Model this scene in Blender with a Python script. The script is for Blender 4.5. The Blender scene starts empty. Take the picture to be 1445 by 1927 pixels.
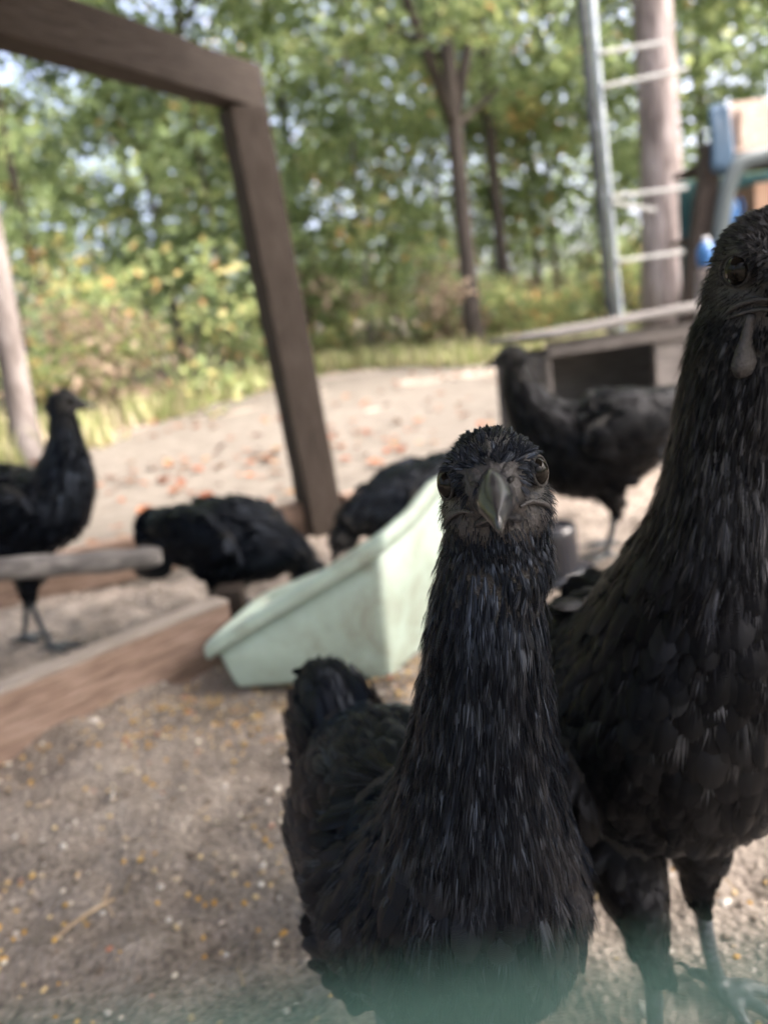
import bpy, bmesh, math, random
import numpy as np
from mathutils import Vector, Matrix, Euler
R = math.radians
random.seed(7); RNG = np.random.default_rng(7)
scene = bpy.context.scene
COL = scene.collection

# ------------------------------------------------------------------ camera
CAM_H, PITCH, ROLL = 0.45, R(13), R(7)
cam_d = bpy.data.cameras.new('camera'); cam = bpy.data.objects.new('camera', cam_d); COL.objects.link(cam)
fwd = Vector((0, math.cos(PITCH), -math.sin(PITCH))); up0 = Vector((0, math.sin(PITCH), math.cos(PITCH)))
rt = math.cos(ROLL) * Vector((1, 0, 0)) - math.sin(ROLL) * up0
up = math.sin(ROLL) * Vector((1, 0, 0)) + math.cos(ROLL) * up0
M = Matrix((rt, up, -fwd)).transposed().to_4x4(); M.translation = (0, 0, CAM_H); cam.matrix_world = M
cam_d.sensor_fit = 'VERTICAL'; cam_d.sensor_height = 36; cam_d.sensor_width = 27
cam_d.lens = 36 * 1448 / 1927.0
cam_d.clip_start = 0.004; cam_d.clip_end = 800
cam_d.dof.use_dof = True; cam_d.dof.focus_distance = 0.272; cam_d.dof.aperture_fstop = cam_d.lens / 3.85
scene.camera = cam

# ------------------------------------------------------------------ world, sun, exposure
SUN_EL, SUN_AZ = R(52), R(100)          # direction to the sun: azimuth clockwise from +Y
w = bpy.data.worlds.new('World'); scene.world = w; w.use_nodes = True
nt = w.node_tree
sky = nt.nodes.new('ShaderNodeTexSky'); sky.sky_type = 'NISHITA'; sky.sun_disc = False
sky.sun_elevation = SUN_EL; sky.sun_rotation = SUN_AZ; sky.air_density = 0.4; sky.dust_density = 9.0; sky.ozone_density = 0.6
bg = nt.nodes['Background']; bg.inputs['Strength'].default_value = 0.15
nt.links.new(sky.outputs[0], bg.inputs['Color'])
sl = bpy.data.lights.new('sun', 'SUN'); sl.energy = 0.28; sl.angle = R(45); sl.color = (1, .93, .82)
sun = bpy.data.objects.new('sun', sl); COL.objects.link(sun)
sd = Vector((math.sin(SUN_AZ) * math.cos(SUN_EL), math.cos(SUN_AZ) * math.cos(SUN_EL), math.sin(SUN_EL)))
sun.rotation_euler = sd.to_track_quat('Z', 'Y').to_euler()
sun.location = sd * 30
vs = scene.view_settings; vs.view_transform = 'Standard'; vs.look = 'None'; vs.gamma = 1; vs.exposure = 3.28
vs.use_curve_mapping = False
scene.cycles.use_denoising = True
scene.cycles.max_bounces = 5; scene.cycles.diffuse_bounces = 3; scene.cycles.glossy_bounces = 2; scene.cycles.transmission_bounces = 3; scene.cycles.transparent_max_bounces = 8
scene.cycles.sample_clamp_indirect = 6

# ------------------------------------------------------------------ material helpers
def newmat(name):
    m = bpy.data.materials.new(name); m.use_nodes = True
    return m, m.node_tree, m.node_tree.nodes['Principled BSDF']
def node(t, kind, **kw):
    n = t.nodes.new(kind)
    for k, v in kw.items():
        if k.startswith('i_'): n.inputs[k[2:].replace('_', ' ')].default_value = v
        else: setattr(n, k, v)
    return n
def ramp(t, fac, stops):
    n = t.nodes.new('ShaderNodeValToRGB'); cr = n.color_ramp
    while len(cr.elements) < len(stops): cr.elements.new(0.5)
    for e, (p, c) in zip(cr.elements, stops): e.position = p; e.color = (*c, 1)
    t.links.new(fac, n.inputs[0]); return n.outputs[0]
def noise_mat(name, stops, scale=8, detail=6, rough=0.85, stretch=(1, 1, 1), bump=0.3, bscale=None, spec=0.3, dist=0.0):
    m, t, b = newmat(name)
    tc = node(t, 'ShaderNodeTexCoord'); mp = node(t, 'ShaderNodeMapping'); mp.inputs['Scale'].default_value = stretch
    t.links.new(tc.outputs['Object'], mp.inputs[0])
    n = node(t, 'ShaderNodeTexNoise', i_Scale=scale, i_Detail=detail, i_Roughness=0.65, i_Distortion=dist)
    t.links.new(mp.outputs[0], n.inputs['Vector'])
    t.links.new(ramp(t, n.outputs['Fac'], stops), b.inputs['Base Color'])
    b.inputs['Roughness'].default_value = rough; b.inputs['Specular IOR Level'].default_value = spec
    if bump:
        n2 = node(t, 'ShaderNodeTexNoise', i_Scale=bscale or scale * 3, i_Detail=6)
        t.links.new(mp.outputs[0], n2.inputs['Vector'])
        bp = node(t, 'ShaderNodeBump', i_Strength=bump, i_Distance=0.01)
        t.links.new(n2.outputs['Fac'], bp.inputs['Height']); t.links.new(bp.outputs[0], b.inputs['Normal'])
    return m
def attr_mat(name, stops, rough=0.8, spec=0.3, trans=0.0, attr='rnd'):
    m, t, b = newmat(name)
    a = node(t, 'ShaderNodeAttribute', attribute_name=attr)
    c = ramp(t, a.outputs['Fac'], stops)
    t.links.new(c, b.inputs['Base Color'])
    b.inputs['Roughness'].default_value = rough; b.inputs['Specular IOR Level'].default_value = spec
    if trans:
        tr = node(t, 'ShaderNodeBsdfTranslucent'); t.links.new(c, tr.inputs[0])
        mx = node(t, 'ShaderNodeMixShader'); mx.inputs[0].default_value = trans
        out = t.nodes['Material Output']
        t.links.new(b.outputs[0], mx.inputs[1]); t.links.new(tr.outputs[0], mx.inputs[2]); t.links.new(mx.outputs[0], out.inputs[0])
    return m

# ------------------------------------------------------------------ mesh helpers
def mesh_np(name, V, faces, mats=(), uv=None, rnd=None, midx=None, smooth=True):
    """faces: array (n,k) or list of such arrays"""
    me = bpy.data.meshes.new(name)
    fl = faces if isinstance(faces, list) else [faces]
    fl = [np.asarray(f, dtype=np.int32) for f in fl if len(f)]
    V = np.asarray(V, dtype=np.float32)
    me.vertices.add(len(V)); me.vertices.foreach_set('co', V.ravel())
    loops = np.concatenate([f.ravel() for f in fl]); sizes = np.concatenate([np.full(len(f), f.shape[1], np.int32) for f in fl])
    starts = np.concatenate([[0], np.cumsum(sizes)[:-1]]).astype(np.int32)
    me.loops.add(len(loops)); me.loops.foreach_set('vertex_index', loops)
    me.polygons.add(len(sizes)); me.polygons.foreach_set('loop_start', starts)
    me.polygons.foreach_set('use_smooth', np.full(len(sizes), smooth))
    if midx is not None: me.polygons.foreach_set('material_index', np.asarray(midx, np.int32))
    me.update(calc_edges=True)
    if uv is not None:
        l = me.uv_layers.new(name='UVMap'); l.data.foreach_set('uv', np.asarray(uv, np.float32)[loops].ravel())
    if rnd is not None:
        a = me.attributes.new('rnd', 'FLOAT', 'POINT'); a.data.foreach_set('value', np.asarray(rnd, np.float32))
    for m in mats: me.materials.append(m)
    me.validate()
    return me
def link(name, me, parent=None, loc=None, rot=None):
    o = bpy.data.objects.new(name, me); COL.objects.link(o)
    if parent is not None: o.parent = parent
    if loc is not None: o.location = loc
    if rot is not None: o.rotation_euler = rot
    return o
def tag(o, label=None, cat=None, group=None, kind=None):
    if label: o['label'] = label
    if cat: o['category'] = cat
    if group: o['group'] = group
    if kind: o['kind'] = kind
    return o
def thing(name, label, cat, loc=(0, 0, 0), rz=0, group=None):
    return tag(link(name, None, None, loc, (0, 0, rz)), label, cat, group)
def unit(v):
    v = np.asarray(v, float); n = np.linalg.norm(v, axis=-1, keepdims=True); return v / np.maximum(n, 1e-12)
def cr(P, n):
    """Catmull-Rom through rows of P, n samples"""
    P = np.asarray(P, float); k = len(P)
    Q = np.vstack([2 * P[0] - P[1], P, 2 * P[-1] - P[-2]])
    u = np.linspace(0, k - 1 - 1e-9, n); i = u.astype(int); f = (u - i)[:, None]
    a, b, c, d = Q[i], Q[i + 1], Q[i + 2], Q[i + 3]
    return .5 * (2 * b + (c - a) * f + (2 * a - 5 * b + 4 * c - d) * f ** 2 + (3 * b - a - 3 * c + d) * f ** 3)
def sweep(pts, ra, rb=None, seg=12, lat=None):
    """closed tube along pts, radii ra (along lat) and rb"""
    pts = np.asarray(pts, float); n = len(pts)
    ra = np.broadcast_to(ra, (n,)); rb = ra if rb is None else np.broadcast_to(rb, (n,))
    t = unit(np.gradient(pts, axis=0))
    if lat is None:
        h = np.array([0, 0, 1.]) if abs(t[0][2]) < .9 else np.array([0, 1., 0])
        L = [unit(np.cross(h, t[0]))]
        for i in range(1, n):
            v = L[-1] - t[i] * (L[-1] @ t[i]); L.append(unit(v))
        L = np.array(L)
    else:
        L = np.asarray(lat, float)[None] - t * (t @ np.asarray(lat, float))[:, None]; L = unit(L)
    N = np.cross(t, L)
    th = np.linspace(0, 2 * np.pi, seg, endpoint=False)
    V = pts[:, None] + ra[:, None, None] * np.cos(th)[None, :, None] * L[:, None] + rb[:, None, None] * np.sin(th)[None, :, None] * N[:, None]
    V = V.reshape(-1, 3)
    i = np.arange(n - 1)[:, None] * seg; j = np.arange(seg)[None]; j2 = (j + 1) % seg
    F = np.stack([i + j, i + j2, i + seg + j2, i + seg + j], -1).reshape(-1, 4)
    c0, c1 = len(V), len(V) + 1
    V = np.vstack([V, pts[0], pts[-1]])
    k = np.arange(seg); k2 = (k + 1) % seg
    T = np.vstack([np.stack([np.full(seg, c0), k2, k], -1), np.stack([np.full(seg, c1), (n - 1) * seg + k, (n - 1) * seg + k2], -1)])
    return V, F, T
def ball(c, r, seg=16, rings=10, rot=None):
    ph = np.linspace(0, np.pi, rings + 1)[1:-1]; th = np.linspace(0, 2 * np.pi, seg, endpoint=False)
    V = np.stack([np.sin(ph)[:, None] * np.cos(th), np.sin(ph)[:, None] * np.sin(th), np.cos(ph)[:, None] * np.ones(seg)], -1).reshape(-1, 3)
    n = rings - 1
    V = np.vstack([V, [0, 0, 1], [0, 0, -1]]) * np.asarray(r, float)
    if rot is not None: V = V @ np.asarray(rot).T
    V = V + np.asarray(c, float)
    i = np.arange(n - 1)[:, None] * seg; j = np.arange(seg)[None]; j2 = (j + 1) % seg
    F = np.stack([i + j, i + seg + j, i + seg + j2, i + j2], -1).reshape(-1, 4)
    k = np.arange(seg); k2 = (k + 1) % seg
    T = np.vstack([np.stack([np.full(seg, n * seg), k, k2], -1), np.stack([np.full(seg, n * seg + 1), (n - 1) * seg + k2, (n - 1) * seg + k], -1)])
    return V, F, T
def join(shapes):
    Vs, Fs, Ts, o = [], [], [], 0
    for V, F, T in shapes:
        Vs.append(V); Fs.append(F + o); Ts.append(T + o); o += len(V)
    return np.vstack(Vs), [np.vstack(Fs), np.vstack(Ts)]
def shape_obj(name, shapes, m, parent=None, smooth=True):
    V, F = join(shapes if isinstance(shapes, list) else [shapes])
    return link(name, mesh_np(name, V, F, [m], smooth=smooth), parent)
def beam_obj(name, p0, p1, wid, hei, m, parent=None, upv=(0, 0, 1), bev=0.004, seed=0, wob=0.0015):
    """squared timber from p0 to p1 (centre line), gently uneven, bevelled; object axis x runs along it"""
    p0, p1 = Vector(p0), Vector(p1); L = (p1 - p0).length
    bm = bmesh.new(); r = random.Random(seed)
    n = max(2, int(L / .06)); rows = []
    for i in range(n + 1):
        x = L * i / n
        rows.append([bm.verts.new((x, sy * wid / 2 + r.uniform(-wob, wob), sz * hei / 2 + r.uniform(-wob, wob))) for sy, sz in ((-1, -1), (1, -1), (1, 1), (-1, 1))])
    for a, b in zip(rows, rows[1:]):
        for k in range(4): bm.faces.new((a[k], a[(k + 1) % 4], b[(k + 1) % 4], b[k]))
    bm.faces.new(rows[0][::-1]); bm.faces.new(rows[-1])
    bmesh.ops.recalc_face_normals(bm, faces=bm.faces)
    es = [e for e in bm.edges if e.calc_face_angle(0) > 1.0]
    bmesh.ops.bevel(bm, geom=es, offset=bev, segments=2, affect='EDGES', profile=.6)
    me = bpy.data.meshes.new(name); bm.to_mesh(me); bm.free(); me.materials.append(m)
    for p in me.polygons: p.use_smooth = False
    o = bpy.data.objects.new(name, me); COL.objects.link(o)
    x = (p1 - p0).normalized(); u = Vector(upv); y = u.cross(x).normalized(); z = x.cross(y)
    mw = Matrix((x, y, z)).transposed().to_4x4(); mw.translation = p0
    if parent is not None:
        o.parent = parent; o.matrix_local = Matrix.Translation(-parent.location) @ mw
    else: o.matrix_world = mw
    return o
def vnoise(x, y, s, seed=0):
    """smooth value noise on numpy arrays"""
    g = np.random.default_rng(seed).random((64, 64)); x = np.asarray(x) / s; y = np.asarray(y) / s
    xi, yi = np.floor(x).astype(int), np.floor(y).astype(int); fx, fy = x - xi, y - yi
    fx, fy = fx * fx * (3 - 2 * fx), fy * fy * (3 - 2 * fy)
    G = lambda a, b: g[a % 64, b % 64]
    return (G(xi, yi) * (1 - fx) + G(xi + 1, yi) * fx) * (1 - fy) + (G(xi, yi + 1) * (1 - fx) + G(xi + 1, yi + 1) * fx) * fy

# ------------------------------------------------------------------ ground
def terr(x, y):
    x = np.asarray(x, float); y = np.asarray(y, float)
    s = np.clip(y - 3.6, 0, 60)
    z = 0.030 * s ** 2 / (s + .8)
    near = np.clip(1.6 - np.abs(y - 1.0), 0, 1)
    z = z + near * ((vnoise(x, y, .2, 6) - .5) * .022 + (vnoise(x, y, .09, 1) - .5) * .018 + (vnoise(x, y, .035, 2) - .5) * .014 + (vnoise(x, y, .018, 3) - .5) * .009)
    z = z + (1 - near) * ((vnoise(x, y, .5, 4) - .5) * .03 + (vnoise(x, y, .12, 5) - .5) * .012)
    return z
def grid(xs, ys, zf):
    X, Y = np.meshgrid(xs, ys); Z = zf(X, Y)
    V = np.stack([X, Y, Z], -1).reshape(-1, 3); nx, ny = len(xs), len(ys)
    i = (np.arange(ny - 1)[:, None] * nx + np.arange(nx - 1)[None]).ravel()
    return V, np.stack([i, i + 1, i + nx + 1, i + nx], -1)
dirt, t, b = newmat('dirt')
tc = node(t, 'ShaderNodeTexCoord')
n1 = node(t, 'ShaderNodeTexNoise', i_Scale=9, i_Detail=8, i_Roughness=.7); t.links.new(tc.outputs['Object'], n1.inputs['Vector'])
n2 = node(t, 'ShaderNodeTexNoise', i_Scale=160, i_Detail=4, i_Roughness=.7); t.links.new(tc.outputs['Object'], n2.inputs['Vector'])
mx = node(t, 'ShaderNodeMath', operation='ADD'); t.links.new(n1.outputs['Fac'], mx.inputs[0]); t.links.new(n2.outputs['Fac'], mx.inputs[1])
ml = node(t, 'ShaderNodeMath', operation='MULTIPLY'); ml.inputs[1].default_value = .5; t.links.new(mx.outputs[0], ml.inputs[0])
t.links.new(ramp(t, ml.outputs[0], [(.36, (.052, .043, .036)), (.46, (.170, .146, .125)), (.55, (.255, .222, .192)), (.66, (.41, .365, .322))]), b.inputs['Base Color'])
b.inputs['Roughness'].default_value = .9; b.inputs['Specular IOR Level'].default_value = .2
n3 = node(t, 'ShaderNodeTexVoronoi', i_Scale=170); t.links.new(tc.outputs['Object'], n3.inputs['Vector'])
m3 = node(t, 'ShaderNodeMath', operation='ADD'); t.links.new(n2.outputs['Fac'], m3.inputs[0]); t.links.new(n3.outputs['Distance'], m3.inputs[1])
bp = node(t, 'ShaderNodeBump', i_Strength=.7, i_Distance=.006); t.links.new(m3.outputs[0], bp.inputs['Height']); t.links.new(bp.outputs[0], b.inputs['Normal'])
far = lambda a, b_, n: np.sign(b_ - a) * np.geomspace(.03, abs(b_ - a), n) + a
xs = np.concatenate([far(-1.1, -300, 40)[::-1], np.arange(-1.1, 1.11, .011), far(1.1, 300, 40)])
ys = np.concatenate([far(.25, -60, 20)[::-1], np.arange(.25, 2.0, .011), far(2.0, 400, 60)])
V, F = grid(xs, ys, terr)
tag(link('ground', mesh_np('ground', V, F, [dirt])), 'brown sandy dirt of the chicken run', None, None, 'structure')

# pale sandy driveway beyond the wooden frame
gravel = noise_mat('pale_gravel', [(.3, (0.056, 0.048, 0.041)), (.5, (0.086, 0.077, 0.066)), (.7, (0.116, 0.106, 0.093))], 14, 8, .9, bump=.5, bscale=90)
edge = cr([(-30, 3.0), (-6, 3.2), (-2.6, 3.7), (-1.6, 4.3), (-1.35, 5.6), (-.5, 7.9), (.4, 7.6), (1.1, 6.6), (2.6, 6.9), (7, 9.5), (30, 14)], 400)
nearE = cr([(-30, 1.2), (-3, 1.45), (-.7, 1.72), (-.15, 1.95), (.3, 2.2), (1.2, 2.7), (4, 4.0), (10, 6.5), (30, 9)], 400)
gx = np.concatenate([np.linspace(-30, -3, 30)[:-1], np.linspace(-3, 4, 140), np.linspace(4, 30, 30)[1:]])
e1 = np.interp(gx, edge[:, 0], edge[:, 1]) + (vnoise(gx, gx * 0, .35, 8) - .5) * .9; e0 = np.interp(gx, nearE[:, 0], nearE[:, 1]) + (vnoise(gx, gx * 0 + 3, .2, 9) - .5) * .15
tt = np.linspace(0, 1, 60); X = np.repeat(gx[None], 60, 0); Y = e0[None] + (e1 - e0)[None] * tt[:, None]
Z = terr(X, Y) + .008; Z[0] -= .02; Z[-1] -= .03
V = np.stack([X, Y, Z], -1).reshape(-1, 3); nx = len(gx); i = (np.arange(59)[:, None] * nx + np.arange(nx - 1)[None]).ravel()
tag(link('driveway', mesh_np('driveway', V, np.stack([i, i + 1, i + nx + 1, i + nx], -1), [gravel])), 'pale sandy driveway strewn with leaves', None, None, 'structure')

# ------------------------------------------------------------------ scattered bits on the ground (stuff)
def scatter_bits(name, P, S, rnd, m, label):
    base, Fq, Ft = ball((0, 0, 0), (1, .75, .6), 6, 3)
    n = len(P); a = RNG.uniform(0, 2 * np.pi, n); c, s = np.cos(a), np.sin(a)
    jit = 1 + RNG.uniform(-.25, .25, (n, len(base), 1))
    B = base[None] * jit * S[:, None, None]
    x = B[..., 0] * c[:, None] - B[..., 1] * s[:, None]; y = B[..., 0] * s[:, None] + B[..., 1] * c[:, None]
    V = np.stack([x, y, B[..., 2]], -1) + P[:, None]
    off = (np.arange(n) * len(base))[:, None, None]
    me = mesh_np(name, V.reshape(-1, 3), [(Fq[None] + off).reshape(-1, 4), (Ft[None] + off).reshape(-1, 3)], [m], rnd=np.repeat(rnd, len(base)), smooth=False)
    return tag(link(name, me), label, None, None, 'stuff')
n = 5200
P = np.stack([RNG.uniform(-.75, .75, n), .3 + 1.6 * RNG.random(n) ** 1.2, np.zeros(n)], -1); P = P[(vnoise(P[:, 0], P[:, 1], .12, 21) + RNG.random(len(P)) * .5) > .62]
P[:, 2] = terr(P[:, 0], P[:, 1]) + .0008
scatter_bits('soil_crumbs', P, RNG.uniform(.0012, .0042, len(P)) * (1 + .8 * (RNG.random(len(P)) > .95)), RNG.random(len(P)),
             attr_mat('crumb', [(0, (0.091, 0.072, 0.056)), (.5, (0.237, 0.191, 0.155)), (.8, (0.382, 0.337, 0.291)), (1, (0.564, 0.546, 0.510))], .9), 'small crumbs of soil, grit and pale chips over the dirt')
n = 1500
cl = np.stack([RNG.uniform(-.55, .55, 30), RNG.uniform(.45, 1.15, 30)], -1)
q = cl[RNG.integers(0, 30, n)] + RNG.normal(0, .055, (n, 2)); u2 = np.stack([RNG.uniform(-.6, .6, n), RNG.uniform(.36, 1.3, n)], -1)
q = np.where((RNG.random(n) < .45)[:, None], q, u2)
tb = np.stack([RNG.uniform(-.35, .02, 420), RNG.uniform(.84, 1.0, 420)], -1); q = np.vstack([q, tb])
n = len(q); P = np.column_stack([q, terr(q[:, 0], q[:, 1]) + .0014])
scatter_bits('scattered_grain', P, RNG.uniform(.0013, .0034, n) * (1 + .5 * (RNG.random(n) > .9)), RNG.random(n),
             attr_mat('grain', [(0, (0.357, 0.187, 0.038)), (.35, (0.468, 0.289, 0.076)), (.55, (0.510, 0.399, 0.221)), (.75, (0.340, 0.264, 0.170)), (.9, (0.595, 0.552, 0.468)), (1, (0.297, 0.085, 0.034))], .55, .4),
             'cracked corn and grain scattered over the dirt')

n = 110; sx = RNG.uniform(-.6, .6, n); sy = RNG.uniform(.4, 1.5, n); sa = RNG.uniform(0, np.pi, n); sl_ = RNG.uniform(.003, .013, n)
straws = []
for k in range(n):
    d_ = np.array([np.cos(sa[k]), np.sin(sa[k])]) * sl_[k]; xy = np.array([[sx[k], sy[k]] - d_, [sx[k], sy[k]], [sx[k], sy[k]] + d_]); straws.append(sweep(np.column_stack([xy, terr(xy[:, 0], xy[:, 1]) + .0015]), .0005, seg=5))
V, F = join(straws); tag(link('straw_bits', mesh_np('straw_bits', V, F, [noise_mat('straw', [(.3, (.26, .19, .11)), (.7, (.45, .36, .23))], 40, 3, .8, bump=0)])), 'short bits of straw and stalk over the dirt', None, None, 'stuff')
# leaves as small folded blades: used for litter, shrubs and trees
def leaf_mesh(name, P, size, m, rnd, flat=0.0, aspect=.55):
    n = len(P); d = unit(RNG.normal(size=(n, 3))); d[:, 2] *= (1 - flat); d = unit(d)
    h = unit(RNG.normal(size=(n, 3)) * (1 - flat * .85) + np.array([0, 0, 1.]) * (flat * 2 + .5)); b = unit(np.cross(h, d)); nn = np.cross(d, b)
    L = size[:, None]
    k = [(-.5, 0, 0), (-.12, -aspect / 2, .10), (.22, -aspect * .38, .06), (.5, 0, -.06), (.22, aspect * .38, .06), (-.12, aspect / 2, .10)]
    V = np.stack([P + L * (x * d + y * b + z * nn) for x, y, z in k], 1)
    o = (np.arange(n) * 6)[:, None]
    F = np.concatenate([o + np.array([[0, 1, 2, 3]]), o + np.array([[0, 3, 4, 5]])])
    return mesh_np(name, V.reshape(-1, 3), F, [m], rnd=np.repeat(rnd, 6), smooth=False)
litter_m = attr_mat('dry_leaf', [(0, (0.048, 0.024, 0.014)), (.35, (0.124, 0.040, 0.019)), (.65, (0.200, 0.071, 0.029)), (.85, (0.142, 0.095, 0.062)), (1, (0.219, 0.114, 0.043))], .75, .3, .25)
n = 1900
lx = RNG.uniform(-4, 4, n); ly = 1.7 + 8 * RNG.random(n) ** 1.3; keep = (vnoise(lx, ly, .45, 31) + RNG.random(n) * .55) > .78
band = np.stack([RNG.uniform(-1.9, 1.2, 130), RNG.uniform(2.6, 3.4, 130)], -1); verge = RNG.uniform(-6, 6, 2600); vy = np.interp(verge, edge[:, 0], edge[:, 1]) - .3 + 4 * RNG.random(2600); band = np.vstack([band, np.stack([verge, vy], -1)])
lx = np.concatenate([lx[keep], band[:, 0]]); ly = np.concatenate([ly[keep], band[:, 1]])
P = np.stack([lx, ly, terr(lx, ly) + .022], -1)
tag(link('fallen_leaves', leaf_mesh('fallen_leaves', P, RNG.uniform(.03, .075, len(P)), litter_m, RNG.random(len(P)), .8, .7)), 'orange brown fallen leaves lying on the driveway', None, None, 'stuff')

# ------------------------------------------------------------------ woodland
# leaf reflectance plus transmittance (the shader shares this between the two)
GREEN = [(0, (0.090, 0.129, 0.062)), (.3, (0.162, 0.224, 0.101)), (.6, (0.230, 0.297, 0.129)), (.85, (0.325, 0.358, 0.151)), (.95, (0.470, 0.392, 0.168)), (1, (0.515, 0.325, 0.146))]
leaf_m = attr_mat('leaf', GREEN, .5, .45, .55)
brown_leaf_m = attr_mat('dead_leaf', [(0, (.13, .10, .07)), (.5, (.24, .185, .135)), (.8, (.32, .25, .19)), (1, (.20, .23, .10))], .8, .2, .4)
bark_dark = noise_mat('dark_bark', [(.3, (0.018, 0.015, 0.013)), (.7, (0.063, 0.052, 0.045))], 10, 6, .9, (1, 1, .25), .8)
bark_grey = noise_mat('grey_bark', [(.32, (0.041, 0.034, 0.030)), (.48, (0.104, 0.090, 0.084)), (.62, (0.197, 0.180, 0.175))], 7, 6, .9, (1, 1, .35), .8)
bark_pine = noise_mat('pine_bark', [(.32, (.055, .044, .041)), (.5, (.165, .14, .135)), (.68, (.29, .262, .26))], 11, 8, .9, (1, 1, .22), 1.2)
def clump_leaves(centres, rad, per, size):
    P = np.repeat(centres, per, 0); P = P + RNG.normal(size=P.shape) * np.repeat(rad, per)[:, None] * np.array([1, 1, .6])
    return P, RNG.uniform(size[0], size[1], len(P))
def tree(name, x, y, rad, hgt, lean, label, cat, group, bark, crown, lims=5, seed=0, fork=None):
    """crown: (z0, z1, spread, clumps, leaves per clump)"""
    r = np.random.default_rng(seed); z0 = float(terr(x, y)) - .15
    root = thing(name, label, cat, (x, y, 0), 0, group)
    nseg = 14; tz = np.linspace(0, 1, nseg)
    wob = np.cumsum(r.normal(0, .02, (nseg, 2)), 0) * hgt * .12
    path = np.stack([lean[0] * tz * hgt + wob[:, 0] * tz, lean[1] * tz * hgt + wob[:, 1] * tz, z0 + tz * (hgt - z0)], -1)
    rr = rad * (1 - .62 * tz) * (1 + .5 * np.exp(-tz * 25)) * (1 + r.normal(0, .04, nseg))
    shapes = [sweep(path, rr, seg=12)]
    tips = []
    for k in range(lims):
        q = r.uniform(.45 if rad < .08 else .3, .95); i = int(q * (nseg - 1)); a = r.uniform(0, 2 * np.pi); ln = crown[2] * r.uniform(.5, 1.0)
        d = np.array([np.cos(a), np.sin(a), r.uniform(.25, .8)])
        pp = np.array([path[i] + d * ln * s + np.array([0, 0, .25 * ln * s * s]) + r.normal(0, .03, 3) * s for s in np.linspace(0, 1, 6)])
        shapes.append(sweep(pp, np.linspace(rr[i] * .5, .012, 6), seg=6)); tips.append(pp[-1])
    if fork:
        for (q, dx, dy, l) in fork:
            i = int(q * (nseg - 1)); pp = np.array([path[i] + np.array([dx * s, dy * s, l * s]) for s in np.linspace(0, 1, 6)])
            shapes.append(sweep(pp, np.linspace(rr[i] * .8, rr[i] * .4, 6), seg=8))
    shape_obj('trunk', shapes, bark, root)
    zc0, zc1, sp, nc, per = crown
    if nc:
        zz = r.uniform(zc0, zc1, nc); ang = r.uniform(0, 2 * np.pi, nc); q = np.sqrt(r.random(nc)) * sp * (1 - .45 * np.abs((zz - zc0) / (zc1 - zc0) - .45))
        ax = lean[0] * zz; ay = lean[1] * zz
        C = np.stack([ax + q * np.cos(ang), ay + q * np.sin(ang), zz], -1)
        P, S = clump_leaves(C, r.uniform(.13, .34, nc), per, (.08, .165))
        tone = np.clip(np.repeat(r.normal(.45, .17, nc), per) + r.normal(0, .13, len(P)), 0, 1)
        ld = leaf_mesh('crown', P, S, leaf_m, tone, .25); link('crown', ld, root)
    return root
G_T = 'slender trees of the wood behind the driveway'
L_T = 'slender leafy woodland tree standing out of focus behind the driveway'
tree('pine_tree', 2.72, 7.0, .185, 12, (-.018, 0), 'thick pine trunk with flaky grey bark behind the metal pole', 'tree', None, bark_pine, (6.5, 11, 2.2, 60, 60), 4, 3)
tree('forked_tree', 1.13, 8.0, .095, 7.5, (-.006, 0), 'dark forked tree trunk in the middle of the wood', 'tree', None, bark_dark, (2.6, 7.4, 1.9, 60, 60), 6, 5, [(.36, -.75, .1, 2.6), (.36, .7, .1, 2.4)])
tree('slim_tree', 1.75, 9.4, .085, 7.5, (-.004, 0), 'slim dark tree just right of the dark forked trunk', 'tree', None, bark_dark, (2.6, 7.4, 1.7, 60, 60), 6, 8)
tree('mottled_tree', -1.80, 4.0, .072, 5.2, (.055, 0), 'mottled grey young trunk at the left edge behind the standing hen', 'tree', None, bark_grey, (2.1, 5.2, 1.3, 36, 60), 5, 9)
rs = np.random.default_rng(77)
spots = [(-5.4, 8.2), (-4.1, 9.8), (-3.2, 8.3), (-2.5, 11.0), (-1.6, 9.6), (-.7, 11.5), (.1, 10.2), (.6, 12.6), (2.6, 11.4), (3.6, 9.4), (4.6, 10.6), (5.6, 8.6), (6.8, 10.4), (-6.8, 9.6), (-3.4, 13), (3.4, 13.5), (-8.4, 8), (8.2, 12.5), (1.6, 14.0), (-1.3, 14.5)]
for k, (x, y) in enumerate(spots):
    dense = 88 if x > -.4 else 70
    tree('woodland_tree', x, y, rs.uniform(.03, .06), rs.uniform(6.5, 9), (rs.uniform(-.03, .03), 0), L_T, 'tree', G_T, bark_dark if k % 3 else bark_grey,
         (rs.uniform(.9, 2.0), 7.5, rs.uniform(1.5, 2.3), dense, 66), 6, 100 + k)
# the deep wood beyond reads as one mass of leaves
n = 2600; a = RNG.uniform(R(-180), R(180), n); d = RNG.uniform(15, 26, n); zz = 12 * RNG.random(n) ** 1.6
keep = vnoise(a * 20, zz, 1.6, 41) + .3 * RNG.random(n) + np.where(zz < 2.4, .6, 0) > .54
C = np.stack([d * np.sin(a), d * np.cos(a), zz + .7], -1)[keep]
P, S = clump_leaves(C, RNG.uniform(.4, 1.0, len(C)), 130, (.12, .26))
tone = np.clip(np.repeat(RNG.normal(.5, .18, len(C)), 130) + RNG.normal(0, .12, len(P)), 0, 1)
tag(link('far_woodland', leaf_mesh('far_woodland', P, S, leaf_m, tone, .2)), 'mass of green foliage deep in the wood', None, None, 'stuff')
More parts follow.
